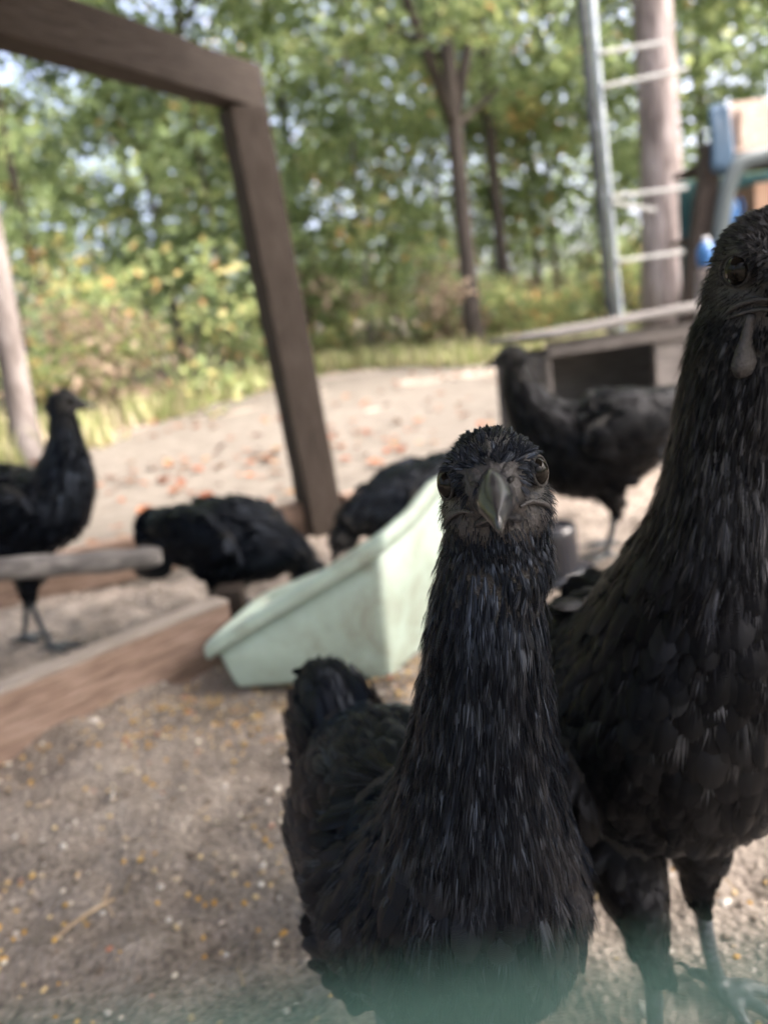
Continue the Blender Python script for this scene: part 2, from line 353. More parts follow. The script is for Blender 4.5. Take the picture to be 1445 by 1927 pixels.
# shrubs along the wood edge, each a thing
def shrub(x, y, h, rad, m, label, group, nc=12, per=55, seed=0, size=(.05, .11)):
    r = np.random.default_rng(seed); z = float(terr(x, y)); root = thing('shrub', label, 'shrub', (x, y, z), 0, group)
    C = np.stack([r.normal(0, rad * .5, nc), r.normal(0, rad * .5, nc), r.uniform(.12, h, nc)], -1)
    shape_obj('stem', [sweep(cr([(0, 0, -.05), c * np.array([.4, .4, .5]), c], 5), np.linspace(.012, .004, 5), seg=5) for c in C], bark_dark, root)
    P, S = clump_leaves(C, r.uniform(.08, .2, nc), per, size)
    link('foliage', leaf_mesh('foliage', P, S, m, np.clip(r.normal(.68, .2, len(P)), 0, 1), .25), root)
G_S, G_B = 'green shrubs along the wood edge', 'brown shrubs along the wood edge'
L_S, L_B = 'low leafy green shrub growing along the edge of the wood', 'low brown dying shrub growing along the edge of the wood'
for k in range(40):
    x = -7 + 14 * (k + rs.random()) / 40; y0 = np.interp(x, edge[:, 0], edge[:, 1])
    y = y0 + .7 + 3.2 * rs.random() ** 1.2
    br = k % 4 == 2
    shrub(x, y, rs.uniform(.35, 1.3), rs.uniform(.35, .8), brown_leaf_m if br else leaf_m, L_B if br else L_S, G_B if br else G_S, 13, 60, 500 + k)
# rough grass on the verge
n = 26000; gx_ = RNG.uniform(-8, 8, n); gy = np.interp(gx_, edge[:, 0], edge[:, 1]) - .15 + 3.6 * RNG.random(n) ** 1.5
keep = vnoise(gx_, gy, .5, 51) + .3 * RNG.random(n) > .5; gx_, gy = gx_[keep], gy[keep]; n = len(gx_)
h = RNG.uniform(.06, .26, n); a = RNG.uniform(0, 2 * np.pi, n); bx = np.stack([np.cos(a), np.sin(a), 0 * a], -1); ln = np.stack([-np.sin(a), np.cos(a), 0 * a], -1) * (h * RNG.uniform(.1, .7, n))[:, None]
P = np.stack([gx_, gy, terr(gx_, gy)], -1); wd = (.006 + .01 * RNG.random(n))[:, None]
V = np.stack([P - bx * wd, P + bx * wd, P + bx * wd * .7 + ln * .4 + np.array([0, 0, .6]) * h[:, None], P - bx * wd * .7 + ln * .4 + np.array([0, 0, .6]) * h[:, None], P + ln + np.array([0, 0, 1]) * h[:, None]], 1).reshape(-1, 3)
o = (np.arange(n) * 5)[:, None]
grass_m = attr_mat('grass', [(0, (.15, .18, .07)), (.5, (.24, .27, .11)), (.8, (.37, .35, .20)), (1, (.46, .40, .29))], .6, .3, .45)
tag(link('grass', mesh_np('grass', V, [o + np.array([[0, 1, 2, 3]]), o + np.array([[3, 2, 4]])], [grass_m], rnd=np.repeat(RNG.random(n), 5))), 'rough grass on the verge before the wood', None, None, 'stuff')

# ------------------------------------------------------------------ timber
def wood_mat(name, dark, mid, light, sx=1.2):
    return noise_mat(name, [(.30, dark), (.5, mid), (.70, light)], 9, 7, .82, (sx * 1.6, 24, 24), .35, 40, .25, .35)
wood_grey = wood_mat('weathered_timber', (0.013, 0.009, 0.008), (0.032, 0.024, 0.019), (0.056, 0.046, 0.040))
wood_pink = wood_mat('stained_board', (0.099, 0.068, 0.051), (0.231, 0.161, 0.126), (0.347, 0.268, 0.223))
wood_pale = wood_mat('pale_board', (.18, .13, .10), (.36, .28, .235), (.55, .48, .44))
fr = thing('wooden_frame', 'weathered brown timber frame with upright post and top beam', 'frame', (-.16, 1.79, 0))
beam_obj('post', (-.147, 1.80, -.02), (-.193, 1.79, .945), .088, .062, wood_grey, fr, upv=(.55, -.83, 0), seed=1)
beam_obj('top_beam', (-.17, 1.84, .992), (-.62, 1.13, .995), .062, .088, wood_grey, fr, upv=(0, 0, 1), seed=2)
beam_obj('base_board', (-.19, 1.80, .04), (-1.05, 1.42, .04), .042, .092, wood_pink, fr, seed=3)
beam_obj('base_board', (-.10, 1.82, .04), (.75, 2.42, .04), .042, .092, wood_pink, fr, seed=4)
top_strip_m = wood_mat('pale_top_strip', (.16, .135, .115), (.27, .235, .205), (.38, .34, .31))
bl = thing('edging_board', 'pinkish brown board on edge in front of the feeding hen', 'board', (-.4, .98, 0))
beam_obj('board', (-.82, .545, .036), (-.262, 1.125, .036), .034, .092, wood_pink, bl, seed=6, wob=.0008, bev=.0025)
beam_obj('light_top_strip', (-.82, .545, .0855), (-.262, 1.125, .0855), .037, .006, top_strip_m, bl, seed=8, wob=.0006, bev=.0015)  # added pale strip, standing in for the board's lighter top face
beam_obj('stake', (-.258, 1.165, -.02), (-.258, 1.165, .092), .045, .045, wood_grey, bl, upv=(1, 0, 0), seed=7)
lg = thing('perch_log', 'grey weathered round perch pole with blunt end at left', 'perch', (-.5, 1.0, 0))
pth = cr([(-.325, 1.075, .178), (-.40, 1.05, .186), (-.52, 1.01, .203), (-.72, .95, .232), (-.98, .88, .262)], 26)
rr = .0160 + .0012 * np.sin(np.arange(26) * 1.3); rr[0] = .011; rr[1] = .0155
log_m = noise_mat('grey_log', [(.3, (0.054, 0.051, 0.051)), (.5, (0.132, 0.123, 0.120)), (.68, (0.240, 0.225, 0.216))], 22, 7, .85, (.5, 2, 2), .6, 40)
pl = shape_obj('pole', [sweep(pth - np.array([-.5, 1.0, 0]), rr, seg=16)], log_m, lg)
shape_obj('support_post', [sweep(np.array([(-.9, .90, -.04), (-.9, .90, .12), (-.9, .90, .238)]) - np.array([-.5, 1.0, 0]), .032, seg=12)], bark_grey, lg)

# unseen roof added above and behind the picture, to shade the dirt and hens
ro = thing('added_shade_roof', 'unseen plywood roof added over the run for its shade', 'roof', (0, 0, 0))
roofm = wood_mat('shade_roof_plywood', (.10, .08, .06), (.20, .16, .125), (.30, .25, .20), .6)
for k in range(3): beam_obj('shade_roof_panel', (-1.8 + 1.2 * k + .01, .55, 1.62), (-.6 + 1.2 * k - .01, .55, 1.62), 2.3, .018, roofm, ro, upv=(0, -.06, 1), seed=80 + k, wob=.001)
for k, (x, y) in enumerate(((-1.75, -.58), (1.75, -.58), (-1.75, 1.64), (1.75, 1.64))): beam_obj('shade_roof_post', (x, y, -.05), (x, y, 1.54 if y < 0 else 1.67), .09, .09, wood_grey, ro, upv=(1, 0, 0), seed=85 + k)

# ------------------------------------------------------------------ feed tub
mint, t, b = newmat('mint_plastic')
tc = node(t, 'ShaderNodeTexCoord'); nz = node(t, 'ShaderNodeTexNoise', i_Scale=13, i_Detail=7, i_Roughness=.7); t.links.new(tc.outputs['Object'], nz.inputs['Vector'])
t.links.new(ramp(t, nz.outputs['Fac'], [(.25, (0.235, 0.255, 0.207)), (.40, (0.323, 0.398, 0.345)), (.60, (0.385, 0.488, 0.433)), (.75, (0.454, 0.536, 0.488))]), b.inputs['Base Color'])
st_n = node(t, 'ShaderNodeTexNoise', i_Scale=9, i_Detail=9, i_Roughness=.75, i_Distortion=.8); t.links.new(tc.outputs['Object'], st_n.inputs['Vector'])
st_f = ramp(t, st_n.outputs['Fac'], [(.50, (0, 0, 0)), (.60, (.5, .5, .5)), (.68, (.75, .75, .75))])
st_m = node(t, 'ShaderNodeMix', data_type='RGBA'); t.links.new(st_f, st_m.inputs[0]); t.links.new(b.inputs['Base Color'].links[0].from_socket, st_m.inputs[6]); st_m.inputs[7].default_value = (.20, .19, .14, 1)
t.links.new(st_m.outputs[2], b.inputs['Base Color'])
b.inputs['Roughness'].default_value = .42; b.inputs['Subsurface Weight'].default_value = .1; b.inputs['Subsurface Radius'].default_value = (.02, .03, .02)
def rounded(poly, hts, rad, seg=6):
    out = []
    n = len(poly)
    for i in range(n):
        p = np.array(poly[i]); a = unit(np.array(poly[i - 1]) - p); c = unit(np.array(poly[(i + 1) % n]) - p); h = hts[i]
        ha = hts[i - 1]; hc = hts[(i + 1) % n]; la = np.linalg.norm(np.array(poly[i - 1]) - p); lc = np.linalg.norm(np.array(poly[(i + 1) % n]) - p)
        A = np.append(p + a * rad, h + (ha - h) * rad / la); C_ = np.append(p + c * rad, h + (hc - h) * rad / lc); B = np.append(p, h)
        for s in np.linspace(0, 1, seg): out.append((1 - s) ** 2 * A + 2 * s * (1 - s) * B + s * s * C_)
        L = lc - 2 * rad; D = np.append(np.array(poly[(i + 1) % n]) + unit(p - np.array(poly[(i + 1) % n])) * rad, hc + (h - hc) * rad / lc)
        for s in np.linspace(0, 1, 14)[1:-1]: out.append(C_ + (D - C_) * s)
    return np.array(out)
tubO = np.array([-.07, 1.06])
poly = [(-.25, .975), (-.010, .931), (.10, 1.115), (-.01, 1.235), (-.205, 1.165)]
hts = [.068, .203, .232, .10, .062]
rim = rounded(poly, hts, .009)
ctr = tubO
def off(o, s):  # shrink outline towards the centre by s metres
    d = o[:, :2] - ctr; l = np.linalg.norm(d, axis=1, keepdims=True); return ctr + d * (1 - s / l)
# the far end wall swells upward between its corners
dd = np.linalg.norm(rim[:, :2] - np.array([.075, 1.05]), axis=1); rim[:, 2] += .012 * np.exp(-(dd / .05) ** 2)
nR = len(rim)
layers = [np.column_stack([off(rim, .022), np.full(nR, .002)]), np.column_stack([off(rim, .018), np.full(nR, .008)]), np.column_stack([off(rim, .010), rim[:, 2] * .5]), rim.copy(),
          np.column_stack([off(rim, .004), rim[:, 2]]), np.column_stack([off(rim, .0145), rim[:, 2] * .5]), np.column_stack([off(rim, .024), np.full(nR, .008)])]
V = np.vstack(layers) - np.append(ctr, 0); k = np.arange(nR); k2 = (k + 1) % nR
F = np.concatenate([np.stack([a * nR + k, a * nR + k2, (a + 1) * nR + k2, (a + 1) * nR + k], -1) for a in range(6)])
V = np.vstack([V, [[0, 0, .008], [0, 0, .002]]])
T = np.concatenate([np.stack([np.full(nR, 7 * nR), 6 * nR + k, 6 * nR + k2], -1), np.stack([np.full(nR, 7 * nR + 1), k2, k], -1)])
tub = thing('feed_tub', 'pale mint green plastic tub with sloping rim, hens feeding from it', 'tub', (ctr[0], ctr[1], 0))
link('shell', mesh_np('shell', V, [F, T], [mint]), tub)
lip = [np.column_stack([off(rim, -a), rim[:, 2] + z]) for a, z in ((-.004, .002), (.002, .0075), (.011, .0070), (.0155, .001), (.0150, -.014), (.0105, -.016), (.0095, -.003), (.000, -.002))]
V = np.vstack(lip) - np.append(ctr, 0)
F = np.concatenate([np.stack([a * nR + k, a * nR + k2, ((a + 1) % 8) * nR + k2, ((a + 1) % 8) * nR + k], -1) for a in range(8)])
link('rim', mesh_np('rim', V, F, [mint]), tub)

# ------------------------------------------------------------------ nest box behind the hens
ply = wood_mat('grey_plywood', (0.056, 0.051, 0.051), (0.112, 0.105, 0.105), (0.188, 0.176, 0.173), .8)
lidm = wood_mat('pale_lid', (0.041, 0.040, 0.040), (0.080, 0.076, 0.075), (0.127, 0.122, 0.121), .8)
nb = thing('nest_box', 'weathered grey wooden nest box with dark opening behind the hen', 'box', (.39, 1.93, 0))
ex = Vector((.94, .34, 0)).normalized(); ey = Vector((-.34, .94, 0)).normalized(); O = Vector((.44, 1.93, 0))
def nbp(a, d, z): return tuple(O + ex * a + ey * d + Vector((0, 0, z)))
def board(name, a0, a1, d, z0, z1, th, m, seed):      # a panel facing the run
    return beam_obj(name, nbp(a0, d, (z0 + z1) / 2), nbp(a1, d, (z0 + z1) / 2), th, z1 - z0, m, nb, seed=seed)
board('front_panel', .0, .92, 0, .0, .205, .018, ply, 11)
board('front_panel', .0, .014, 0, .208, .350, .018, ply, 12)
board('front_panel', .33, .92, 0, .208, .350, .018, ply, 13)
board('header', .0, .92, -.012, .344, .382, .018, ply, 14)
board('back_panel', .0, .92, .24, .0, .355, .018, ply, 15)
beam_obj('side_panel', nbp(.009, .012, .18), nbp(.009, .228, .18), .018, .34, ply, nb, seed=16)
beam_obj('side_panel', nbp(.911, .012, .18), nbp(.911, .228, .18), .018, .34, ply, nb, seed=17)
beam_obj('floor_panel', nbp(.03, .12, .05), nbp(.89, .12, .05), .2, .015, ply, nb, seed=18)
beam_obj('lid', nbp(-.006, .11, .391), nbp(.97, .11, .438), .32, .015, lidm, nb, upv=(-.05, .0, 1), seed=19)
beam_obj('latch_block', nbp(.44, -.026, .30), nbp(.505, -.026, .30), .02, .026, lidm, nb, seed=20)

# black drinker standing behind the front hens
bk, t, b = newmat('black_plastic'); b.inputs['Base Color'].default_value = (.012, .014, .02, 1); b.inputs['Roughness'].default_value = .22
dk = thing('drinker', 'shiny black plastic drinker on the dirt between the two front hens', 'drinker', (.272, 1.25, 0))
zz = np.array([0, .004, .03, .07, .095, .104, .108, .104]); rr = np.array([.046, .050, .048, .046, .0455, .043, .030, .001])
shape_obj('body', [sweep(np.stack([zz * 0, zz * 0, zz], -1), rr, seg=28)], bk, dk)
zz = np.array([0, .002, .012, .022, .024, .018, .010]); rr = np.array([.052, .066, .070, .073, .070, .066, .055])
shape_obj('tray', [sweep(np.stack([zz * 0, zz * 0, zz + .001], -1), rr, seg=28)], bk, dk)

# ------------------------------------------------------------------ metal pole with crossbars
galv = noise_mat('galvanised_steel', [(.35, (0.165, 0.195, 0.225)), (.65, (0.315, 0.352, 0.375))], 14, 4, .42, bump=.05, spec=.6)
galv.node_tree.nodes['Principled BSDF'].inputs['Metallic'].default_value = .55
white_paint = noise_mat('white_paint', [(.35, (0.263, 0.277, 0.272)), (.65, (0.373, 0.383, 0.378))], 20, 4, .5, bump=.05)
dark_steel = noise_mat('dark_steel', [(.35, (.03, .035, .04)), (.65, (.08, .09, .10))], 20, 4, .5, bump=.05)
po = thing('metal_pole', 'tall grey metal pole with short white crossbars, leaning slightly', 'pole', (.99, 3.0, 0))
PO = np.array([.99, 3.0, 0])
shape_obj('pole', [sweep(np.array([(.998, 3.0, -.05), (.981, 3.0, .42), (.958, 3.0, .95), (.936, 3.0, 1.49), (.90, 3, 2.3)]) - PO, .0145, seg=14)], galv, po)
shape_obj('back_rail', [sweep(np.array([(.972, 3.03, -.05), (.955, 3.03, .42), (.910, 3.03, 1.49), (.876, 3.03, 2.3)]) - PO, .016, seg=8)], dark_steel, po)
for a, c in (((.95, 2.985, 1.315), (1.185, 2.98, 1.322)), ((.955, 2.985, 1.205), (1.26, 2.98, 1.228)), ((.968, 2.985, .835), (1.245, 2.98, .833)), ((.968, 2.985, .815), (1.13, 2.99, .770)), ((.978, 2.985, .606), (1.225, 2.98, .610))):
    beam_obj('crossbar', a, c, .014, .014, white_paint, po, bev=.003, wob=.0003)

# ------------------------------------------------------------------ clutter at the right edge
plas = lambda n, c, r=.5: noise_mat(n, [(.3, tuple(v * .8 for v in c)), (.7, tuple(v * 1.15 for v in c))], 12, 4, r, bump=.08)
blue_m, teal_m, slate_m = plas('blue_tarp', (.024, .055, .095)), plas('teal_sheet', (.02, .075, .085)), plas('slate_pipe', (.05, .065, .07))
card_m = noise_mat('cardboard', [(.3, (.24, .15, .105)), (.7, (.36, .24, .17))], 6, 4, .85, bump=.1)
brick_m = noise_mat('terracotta', [(.3, (.26, .12, .075)), (.7, (.38, .19, .12))], 8, 4, .85, bump=.1)
jug_b, jug_w = plas('bright_blue_plastic', (.028, .10, .25), .4), plas('white_plastic', (.62, .64, .66), .4)
rk = thing('storage_rack', 'dark open rack of posts and shelves with teal sheet behind, at right edge', 'rack', (1.7, 3.6, 0))
beam_obj('post', (1.385, 3.5, -.03), (1.575, 3.5, 1.06), .075, .075, wood_grey, rk, upv=(0, -1, 0), seed=31)
beam_obj('post', (2.45, 3.5, -.03), (2.45, 3.5, 1.1), .075, .075, wood_grey, rk, upv=(0, -1, 0), seed=32)
beam_obj('back_sheet', (1.62, 3.98, .50), (2.5, 3.98, .50), .01, .98, teal_m, rk, seed=33)
beam_obj('shelf', (1.50, 3.72, .40), (2.5, 3.72, .40), .46, .025, wood_grey, rk, seed=34)
beam_obj('shelf', (1.56, 3.72, .70), (2.5, 3.72, .70), .46, .025, wood_grey, rk, seed=35)
beam_obj('shelf', (1.58, 3.72, 1.005), (2.5, 3.72, 1.005), .46, .025, wood_grey, rk, seed=36)
def small(name, label, cat, shapes, m, loc, part='body'):
    o = thing(name, label, cat, loc); shape_obj(part, shapes, m, o); return o
pn = thing('plywood_panel', 'pale beige plywood panel standing on top of the rack', 'panel', (1.9, 3.5, 1.02))
beam_obj('panel', (1.625, 3.53, 1.12), (2.3, 3.53, 1.12), .02, .205, wood_pale, pn, upv=(0, .1, 1), seed=37)
beam_obj('batten', (1.70, 3.51, 1.05), (1.70, 3.51, 1.19), .02, .03, wood_pale, pn, upv=(0, -1, 0), seed=38)
tp = thing('tarp_bundle', 'folded blue tarp hanging over the rack corner beside the plywood', 'tarp', (1.59, 3.46, 1.0))
r_ = np.random.default_rng(4)
for k in range(4):
    pp = cr([(-.02 + .012 * k, -.005 * k, .20), (-.03 + .016 * k, -.02, .12), (-.035 + .018 * k, -.028, .03), (-.03 + .02 * k, -.03, -.06 - .01 * k)], 9)
    shape_obj('fold', [sweep(pp, .022 + .004 * np.sin(np.arange(9) + k), .014, seg=10)], blue_m, tp)
ap = thing('bent_pipe', 'pale blue grey pipe bent in an arch in front of the rack', 'pipe', (1.6, 3.42, 0))
shape_obj('pipe', [sweep(cr([(1.50, 3.42, -.02), (1.535, 3.42, .40), (1.575, 3.42, .75), (1.63, 3.42, .93), (1.74, 3.42, .975), (1.95, 3.42, .97), (2.2, 3.42, .95), (2.28, 3.42, .7), (2.3, 3.42, -.02)], 60) - np.array([1.6, 3.42, 0]), .036, .020, seg=14)], slate_m, ap)
for nm, lb, m, c, s in (('cardboard_box', 'brown cardboard box on the middle shelf of the rack', card_m, (1.95, 3.64, .80), (.36, .22, .165)),
                        ('clay_block', 'reddish clay block standing on the lower shelf of the rack', brick_m, (1.66, 3.66, .49), (.13, .14, .15)),
                        ('slate_crate', 'dark crate pushed under the cardboard box on the rack', teal_m, (1.95, 3.66, .50), (.34, .24, .17))):
    bx_ = thing(nm, lb, 'crate' if 'crate' in nm else 'block' if 'block' in nm else 'box', (c[0], c[1], c[2] - s[2] / 2))
    beam_obj('shell', (c[0] - s[0] / 2, c[1], c[2]), (c[0] + s[0] / 2, c[1], c[2]), s[1], s[2], m, bx_, seed=41, bev=.006)
    beam_obj('flap', (c[0] - s[0] / 2 + .01, c[1], c[2] + s[2] / 2 + .004), (c[0] + s[0] / 2 - .01, c[1], c[2] + s[2] / 2 + .004), s[1] * .9, .006, m, bx_, seed=42, bev=.001)
def jug(name, label, m, loc, s):
    o = thing(name, label, 'jug', loc); z = np.array([0, .01, .03, .10, .13, .15, .152]) * s; r = np.array([.03, .048, .052, .052, .035, .018, .001]) * s
    shape_obj('bottle', [sweep(np.stack([z * 0, z * 0, z], -1), r, seg=18)], m, o)
    zc = np.array([0, .001, .022, .023]) * s; shape_obj('cap', [sweep(np.stack([zc * 0, zc * 0, zc + .15 * s], -1), np.array([.001, .020, .019, .001]) * s, seg=14)], jug_w, o)
    th = np.linspace(-.4 * np.pi, .4 * np.pi, 9); shape_obj('handle', [sweep(np.stack([.045 * s + .03 * s * np.cos(th), 0 * th, .095 * s + .04 * s * np.sin(th)], -1), .008 * s, seg=8)], m, o)
st = thing('stump', 'short weathered stump block standing before the rack', 'stump', (1.47, 3.33, 0))
shape_obj('block', [sweep(np.array([(0, 0, -.03), (0, 0, .30), (0, 0, .555)]), np.array([.06, .055, .052]), seg=14)], bark_grey, st)
jug('blue_jug', 'bright blue plastic jug beside the dark rack post', jug_b, (1.462, 3.33, .555), .7)
st2 = thing('stump', 'lower weathered stump block beside the taller one', 'stump', (1.545, 3.26, 0))
shape_obj('block', [sweep(np.array([(0, 0, -.03), (0, 0, .22), (0, 0, .44)]), np.array([.06, .055, .05]), seg=14)], bark_grey, st2)
jug('white_jug', 'white plastic jug below the bright blue jug', jug_w, (1.545, 3.26, .44), .75)
jug('dark_blue_jug', 'blue plastic jug on the middle shelf under the arch', jug_b, (1.66, 3.56, .7125), .95)
small('pale_ball', 'pale round ball on the lower shelf of the rack', 'ball', [ball((0, 0, .035), (.035, .035, .035))], jug_w, (1.60, 3.53, .7125), 'ball')

# pale shed glimpsed deep in the wood
sh = thing('shed', 'pale grey shed glimpsed between the trunks deep in the wood', 'shed', (1.6, 17, float(terr(1.6, 17))))
pale_m = noise_mat('pale_siding', [(.3, (.42, .46, .47)), (.7, (.56, .60, .61))], 3, 4, .8, (1, 1, 12), .2)
for k in range(9): beam_obj('siding_board', (1.0, 17 - .01 * (k % 2), .7 + .2 * k), (2.5, 17 - .01 * (k % 2), .7 + .2 * k), .03, .196, pale_m, sh, seed=60 + k)
beam_obj('roof', (.85, 17.4, 2.55), (2.65, 17.4, 2.55), 1.3, .06, dark_steel, sh, upv=(0, -.2, 1), seed=71)
beam_obj('side_wall', (1.02, 17.02, 1.5), (1.02, 18, 1.5), .03, 1.9, pale_m, sh, seed=72)
beam_obj('side_wall', (2.48, 17.02, 1.5), (2.48, 18, 1.5), .03, 1.9, pale_m, sh, seed=73)

# twig on the dirt
tw = thing('twig', 'thin dry forked twig lying on the dirt', 'twig', (-.29, .55, .006))
twm = noise_mat('dry_twig', [(.3, (.24, .17, .11)), (.7, (.46, .36, .25))], 60, 4, .8, bump=.2)
shape_obj('stalk', [sweep(cr([(-.020, -.018, .001), (-.004, .0, .004), (.012, .016, .004), (.020, .025, .002)], 12), .0017, seg=7)], twm, tw)
shape_obj('side_shoot', [sweep(cr([(.012, .016, .004), (.014, .028, .006), (.013, .036, .008)], 8), .0012, seg=6), sweep(cr([(.012, .016, .004), (.019, .014, .003), (.026, .004, .002)], 8), .0009, seg=6)], twm, tw)

#BIRDS_BEGIN
# ------------------------------------------------------------------ hens
def feather_mat(name, c0, c1, c2, rough, sheen_tint, coat=.0):
    m, t, b = newmat(name)
    a = node(t, 'ShaderNodeAttribute', attribute_name='rnd')
    t.links.new(ramp(t, a.outputs['Fac'], [(0, c0), (.55, c1), (1, c2)]), b.inputs['Base Color'])
    uvn = node(t, 'ShaderNodeUVMap'); uvn.uv_map = 'UVMap'
    sp = node(t, 'ShaderNodeSeparateXYZ'); t.links.new(uvn.outputs[0], sp.inputs[0])
    su = node(t, 'ShaderNodeMath', operation='SUBTRACT'); su.inputs[1].default_value = .5; t.links.new(sp.outputs[0], su.inputs[0])
    ab = node(t, 'ShaderNodeMath', operation='ABSOLUTE'); t.links.new(su.outputs[0], ab.inputs[0])
    k1 = node(t, 'ShaderNodeMath', operation='MULTIPLY'); k1.inputs[1].default_value = -75; t.links.new(ab.outputs[0], k1.inputs[0])
    k2 = node(t, 'ShaderNodeMath', operation='MULTIPLY_ADD'); k2.inputs[1].default_value = 150; t.links.new(sp.outputs[1], k2.inputs[0]); t.links.new(k1.outputs[0], k2.inputs[2])
    sn = node(t, 'ShaderNodeMath', operation='SINE'); t.links.new(k2.outputs[0], sn.inputs[0])
    bp = node(t, 'ShaderNodeBump', i_Strength=.35, i_Distance=.0004); t.links.new(sn.outputs[0], bp.inputs['Height']); t.links.new(bp.outputs[0], b.inputs['Normal'])
    rr = node(t, 'ShaderNodeMapRange'); rr.inputs['To Min'].default_value = rough - .14; rr.inputs['To Max'].default_value = rough + .14
    t.links.new(a.outputs['Fac'], rr.inputs[0]); t.links.new(rr.outputs[0], b.inputs['Roughness'])
    sp_ = ramp(t, a.outputs['Fac'], [(0, (.04,) * 3), (.45, (.13,) * 3), (.7, (.30,) * 3), (1, (.9,) * 3)]); t.links.new(sp_, b.inputs['Specular IOR Level'])
    b.inputs['Specular Tint'].default_value = (sheen_tint[0] * .5 + .45, sheen_tint[1] * .5 + .45, sheen_tint[2] * .5 + .5, 1); b.inputs['Sheen Weight'].default_value = .02; b.inputs['Sheen Roughness'].default_value = .4; b.inputs['Sheen Tint'].default_value = (*sheen_tint, 1)
    return m
plume_a = feather_mat('blue_black_plumage', (.0020, .0024, .0036), (.0032, .0035, .0048), (.0055, .0053, .0060), .30, (.25, .55, 1))
plume_b = feather_mat('brown_black_plumage', (.0024, .0025, .003), (.0042, .0041, .0043), (.0085, .0075, .0068), .36, (.75, .85, 1))
skin_m = noise_mat('dark_skin', [(.3, (.004, .004, .0045)), (.7, (.009, .0085, .0085))], 240, 5, .6, bump=.5, bscale=700, spec=.4)
face_m = noise_mat('face_skin', [(.3, (.009, .009, .010)), (.7, (.026, .025, .027))], 300, 5, .5, bump=.28, bscale=900, spec=.4)
beak_m, t, b = newmat('horn_beak')
tc = node(t, 'ShaderNodeTexCoord'); nz = node(t, 'ShaderNodeTexNoise', i_Scale=160, i_Detail=5); t.links.new(tc.outputs['Object'], nz.inputs['Vector'])
t.links.new(ramp(t, nz.outputs['Fac'], [(.3, (.006, .007, .009)), (.55, (.014, .015, .018)), (.75, (.040, .040, .038))]), b.inputs['Base Color'])
b.inputs['Roughness'].default_value = .24; b.inputs['Specular IOR Level'].default_value = .42
bp = node(t, 'ShaderNodeBump', i_Strength=.15, i_Distance=.0005); t.links.new(nz.outputs['Fac'], bp.inputs['Height']); t.links.new(bp.outputs[0], b.inputs['Normal'])
eye_m, t, b = newmat('eye'); b.inputs['Base Color'].default_value = (.004, .0035, .003, 1); b.inputs['Roughness'].default_value = .03; b.inputs['Specular IOR Level'].default_value = .12
leg_m, t, b = newmat('scaly_leg')
tc = node(t, 'ShaderNodeTexCoord'); vo = node(t, 'ShaderNodeTexVoronoi', i_Scale=260); mp = node(t, 'ShaderNodeMapping'); mp.inputs['Scale'].default_value = (1, .7, 1)
t.links.new(tc.outputs['Object'], mp.inputs[0]); t.links.new(mp.outputs[0], vo.inputs['Vector'])
t.links.new(ramp(t, vo.outputs['Distance'], [(.1, (.06, .07, .085)), (.5, (.04, .048, .058)), (.8, (.016, .02, .024))]), b.inputs['Base Color'])
b.inputs['Roughness'].default_value = .42
bp = node(t, 'ShaderNodeBump', i_Strength=.6, i_Distance=.001); bp.invert = True; t.links.new(vo.outputs['Distance'], bp.inputs['Height']); t.links.new(bp.outputs[0], b.inputs['Normal'])
claw_m = beak_m

# feather templates: (V, quads, tris, uv); x along 0..1, y across -.5...5, z up (in lengths)
def tpl_fuzz(r):
    c = r.uniform(.02, .2); V = [(0, -.5, 0), (0, .5, 0), (.55, .35, c * .6), (.55, -.35, c * .6), (1, r.uniform(-.8, .8), c * .5)]
    return np.array(V), np.array([[0, 1, 2, 3]]), np.array([[3, 2, 4]]), np.array([(0, 0), (1, 0), (1, .5), (0, .5), (.5, 1)])
def tpl_strands(r, m=7, spread=.5, round_=.22):
    V, Q, T, U = [], [], [], []
    for j in range(m):
        f = (j / (m - 1) - .5) * 2; o = len(V); y0, y1, y2 = f * .14, f * .36 + r.uniform(-.05, .05), f * spread + r.uniform(-.10, .10)
        x0 = .02; x2 = 1 - round_ * f * f + r.uniform(-.14, .08); x1 = x0 + (x2 - x0) * .58; h = .37 / m
        z1 = .07 - .05 * f * f + r.uniform(-.012, .012); z2 = .05 - .06 * f * f + r.uniform(-.03, .03)
        V += [(x0, y0 - h, 0), (x0, y0 + h, 0), (x1, y1 + h * 1.5, z1), (x1, y1 - h * 1.5, z1), (x2, y2, z2)]
        U += [(.5 + y0 - h, x0), (.5 + y0 + h, x0), (.5 + y1 + h, x1), (.5 + y1 - h, x1), (.5 + y2, x2)]
        Q.append([o, o + 1, o + 2, o + 3]); T.append([o + 3, o + 2, o + 4])
    return np.array(V), np.array(Q), np.array(T), np.clip(np.array(U), 0, 1)
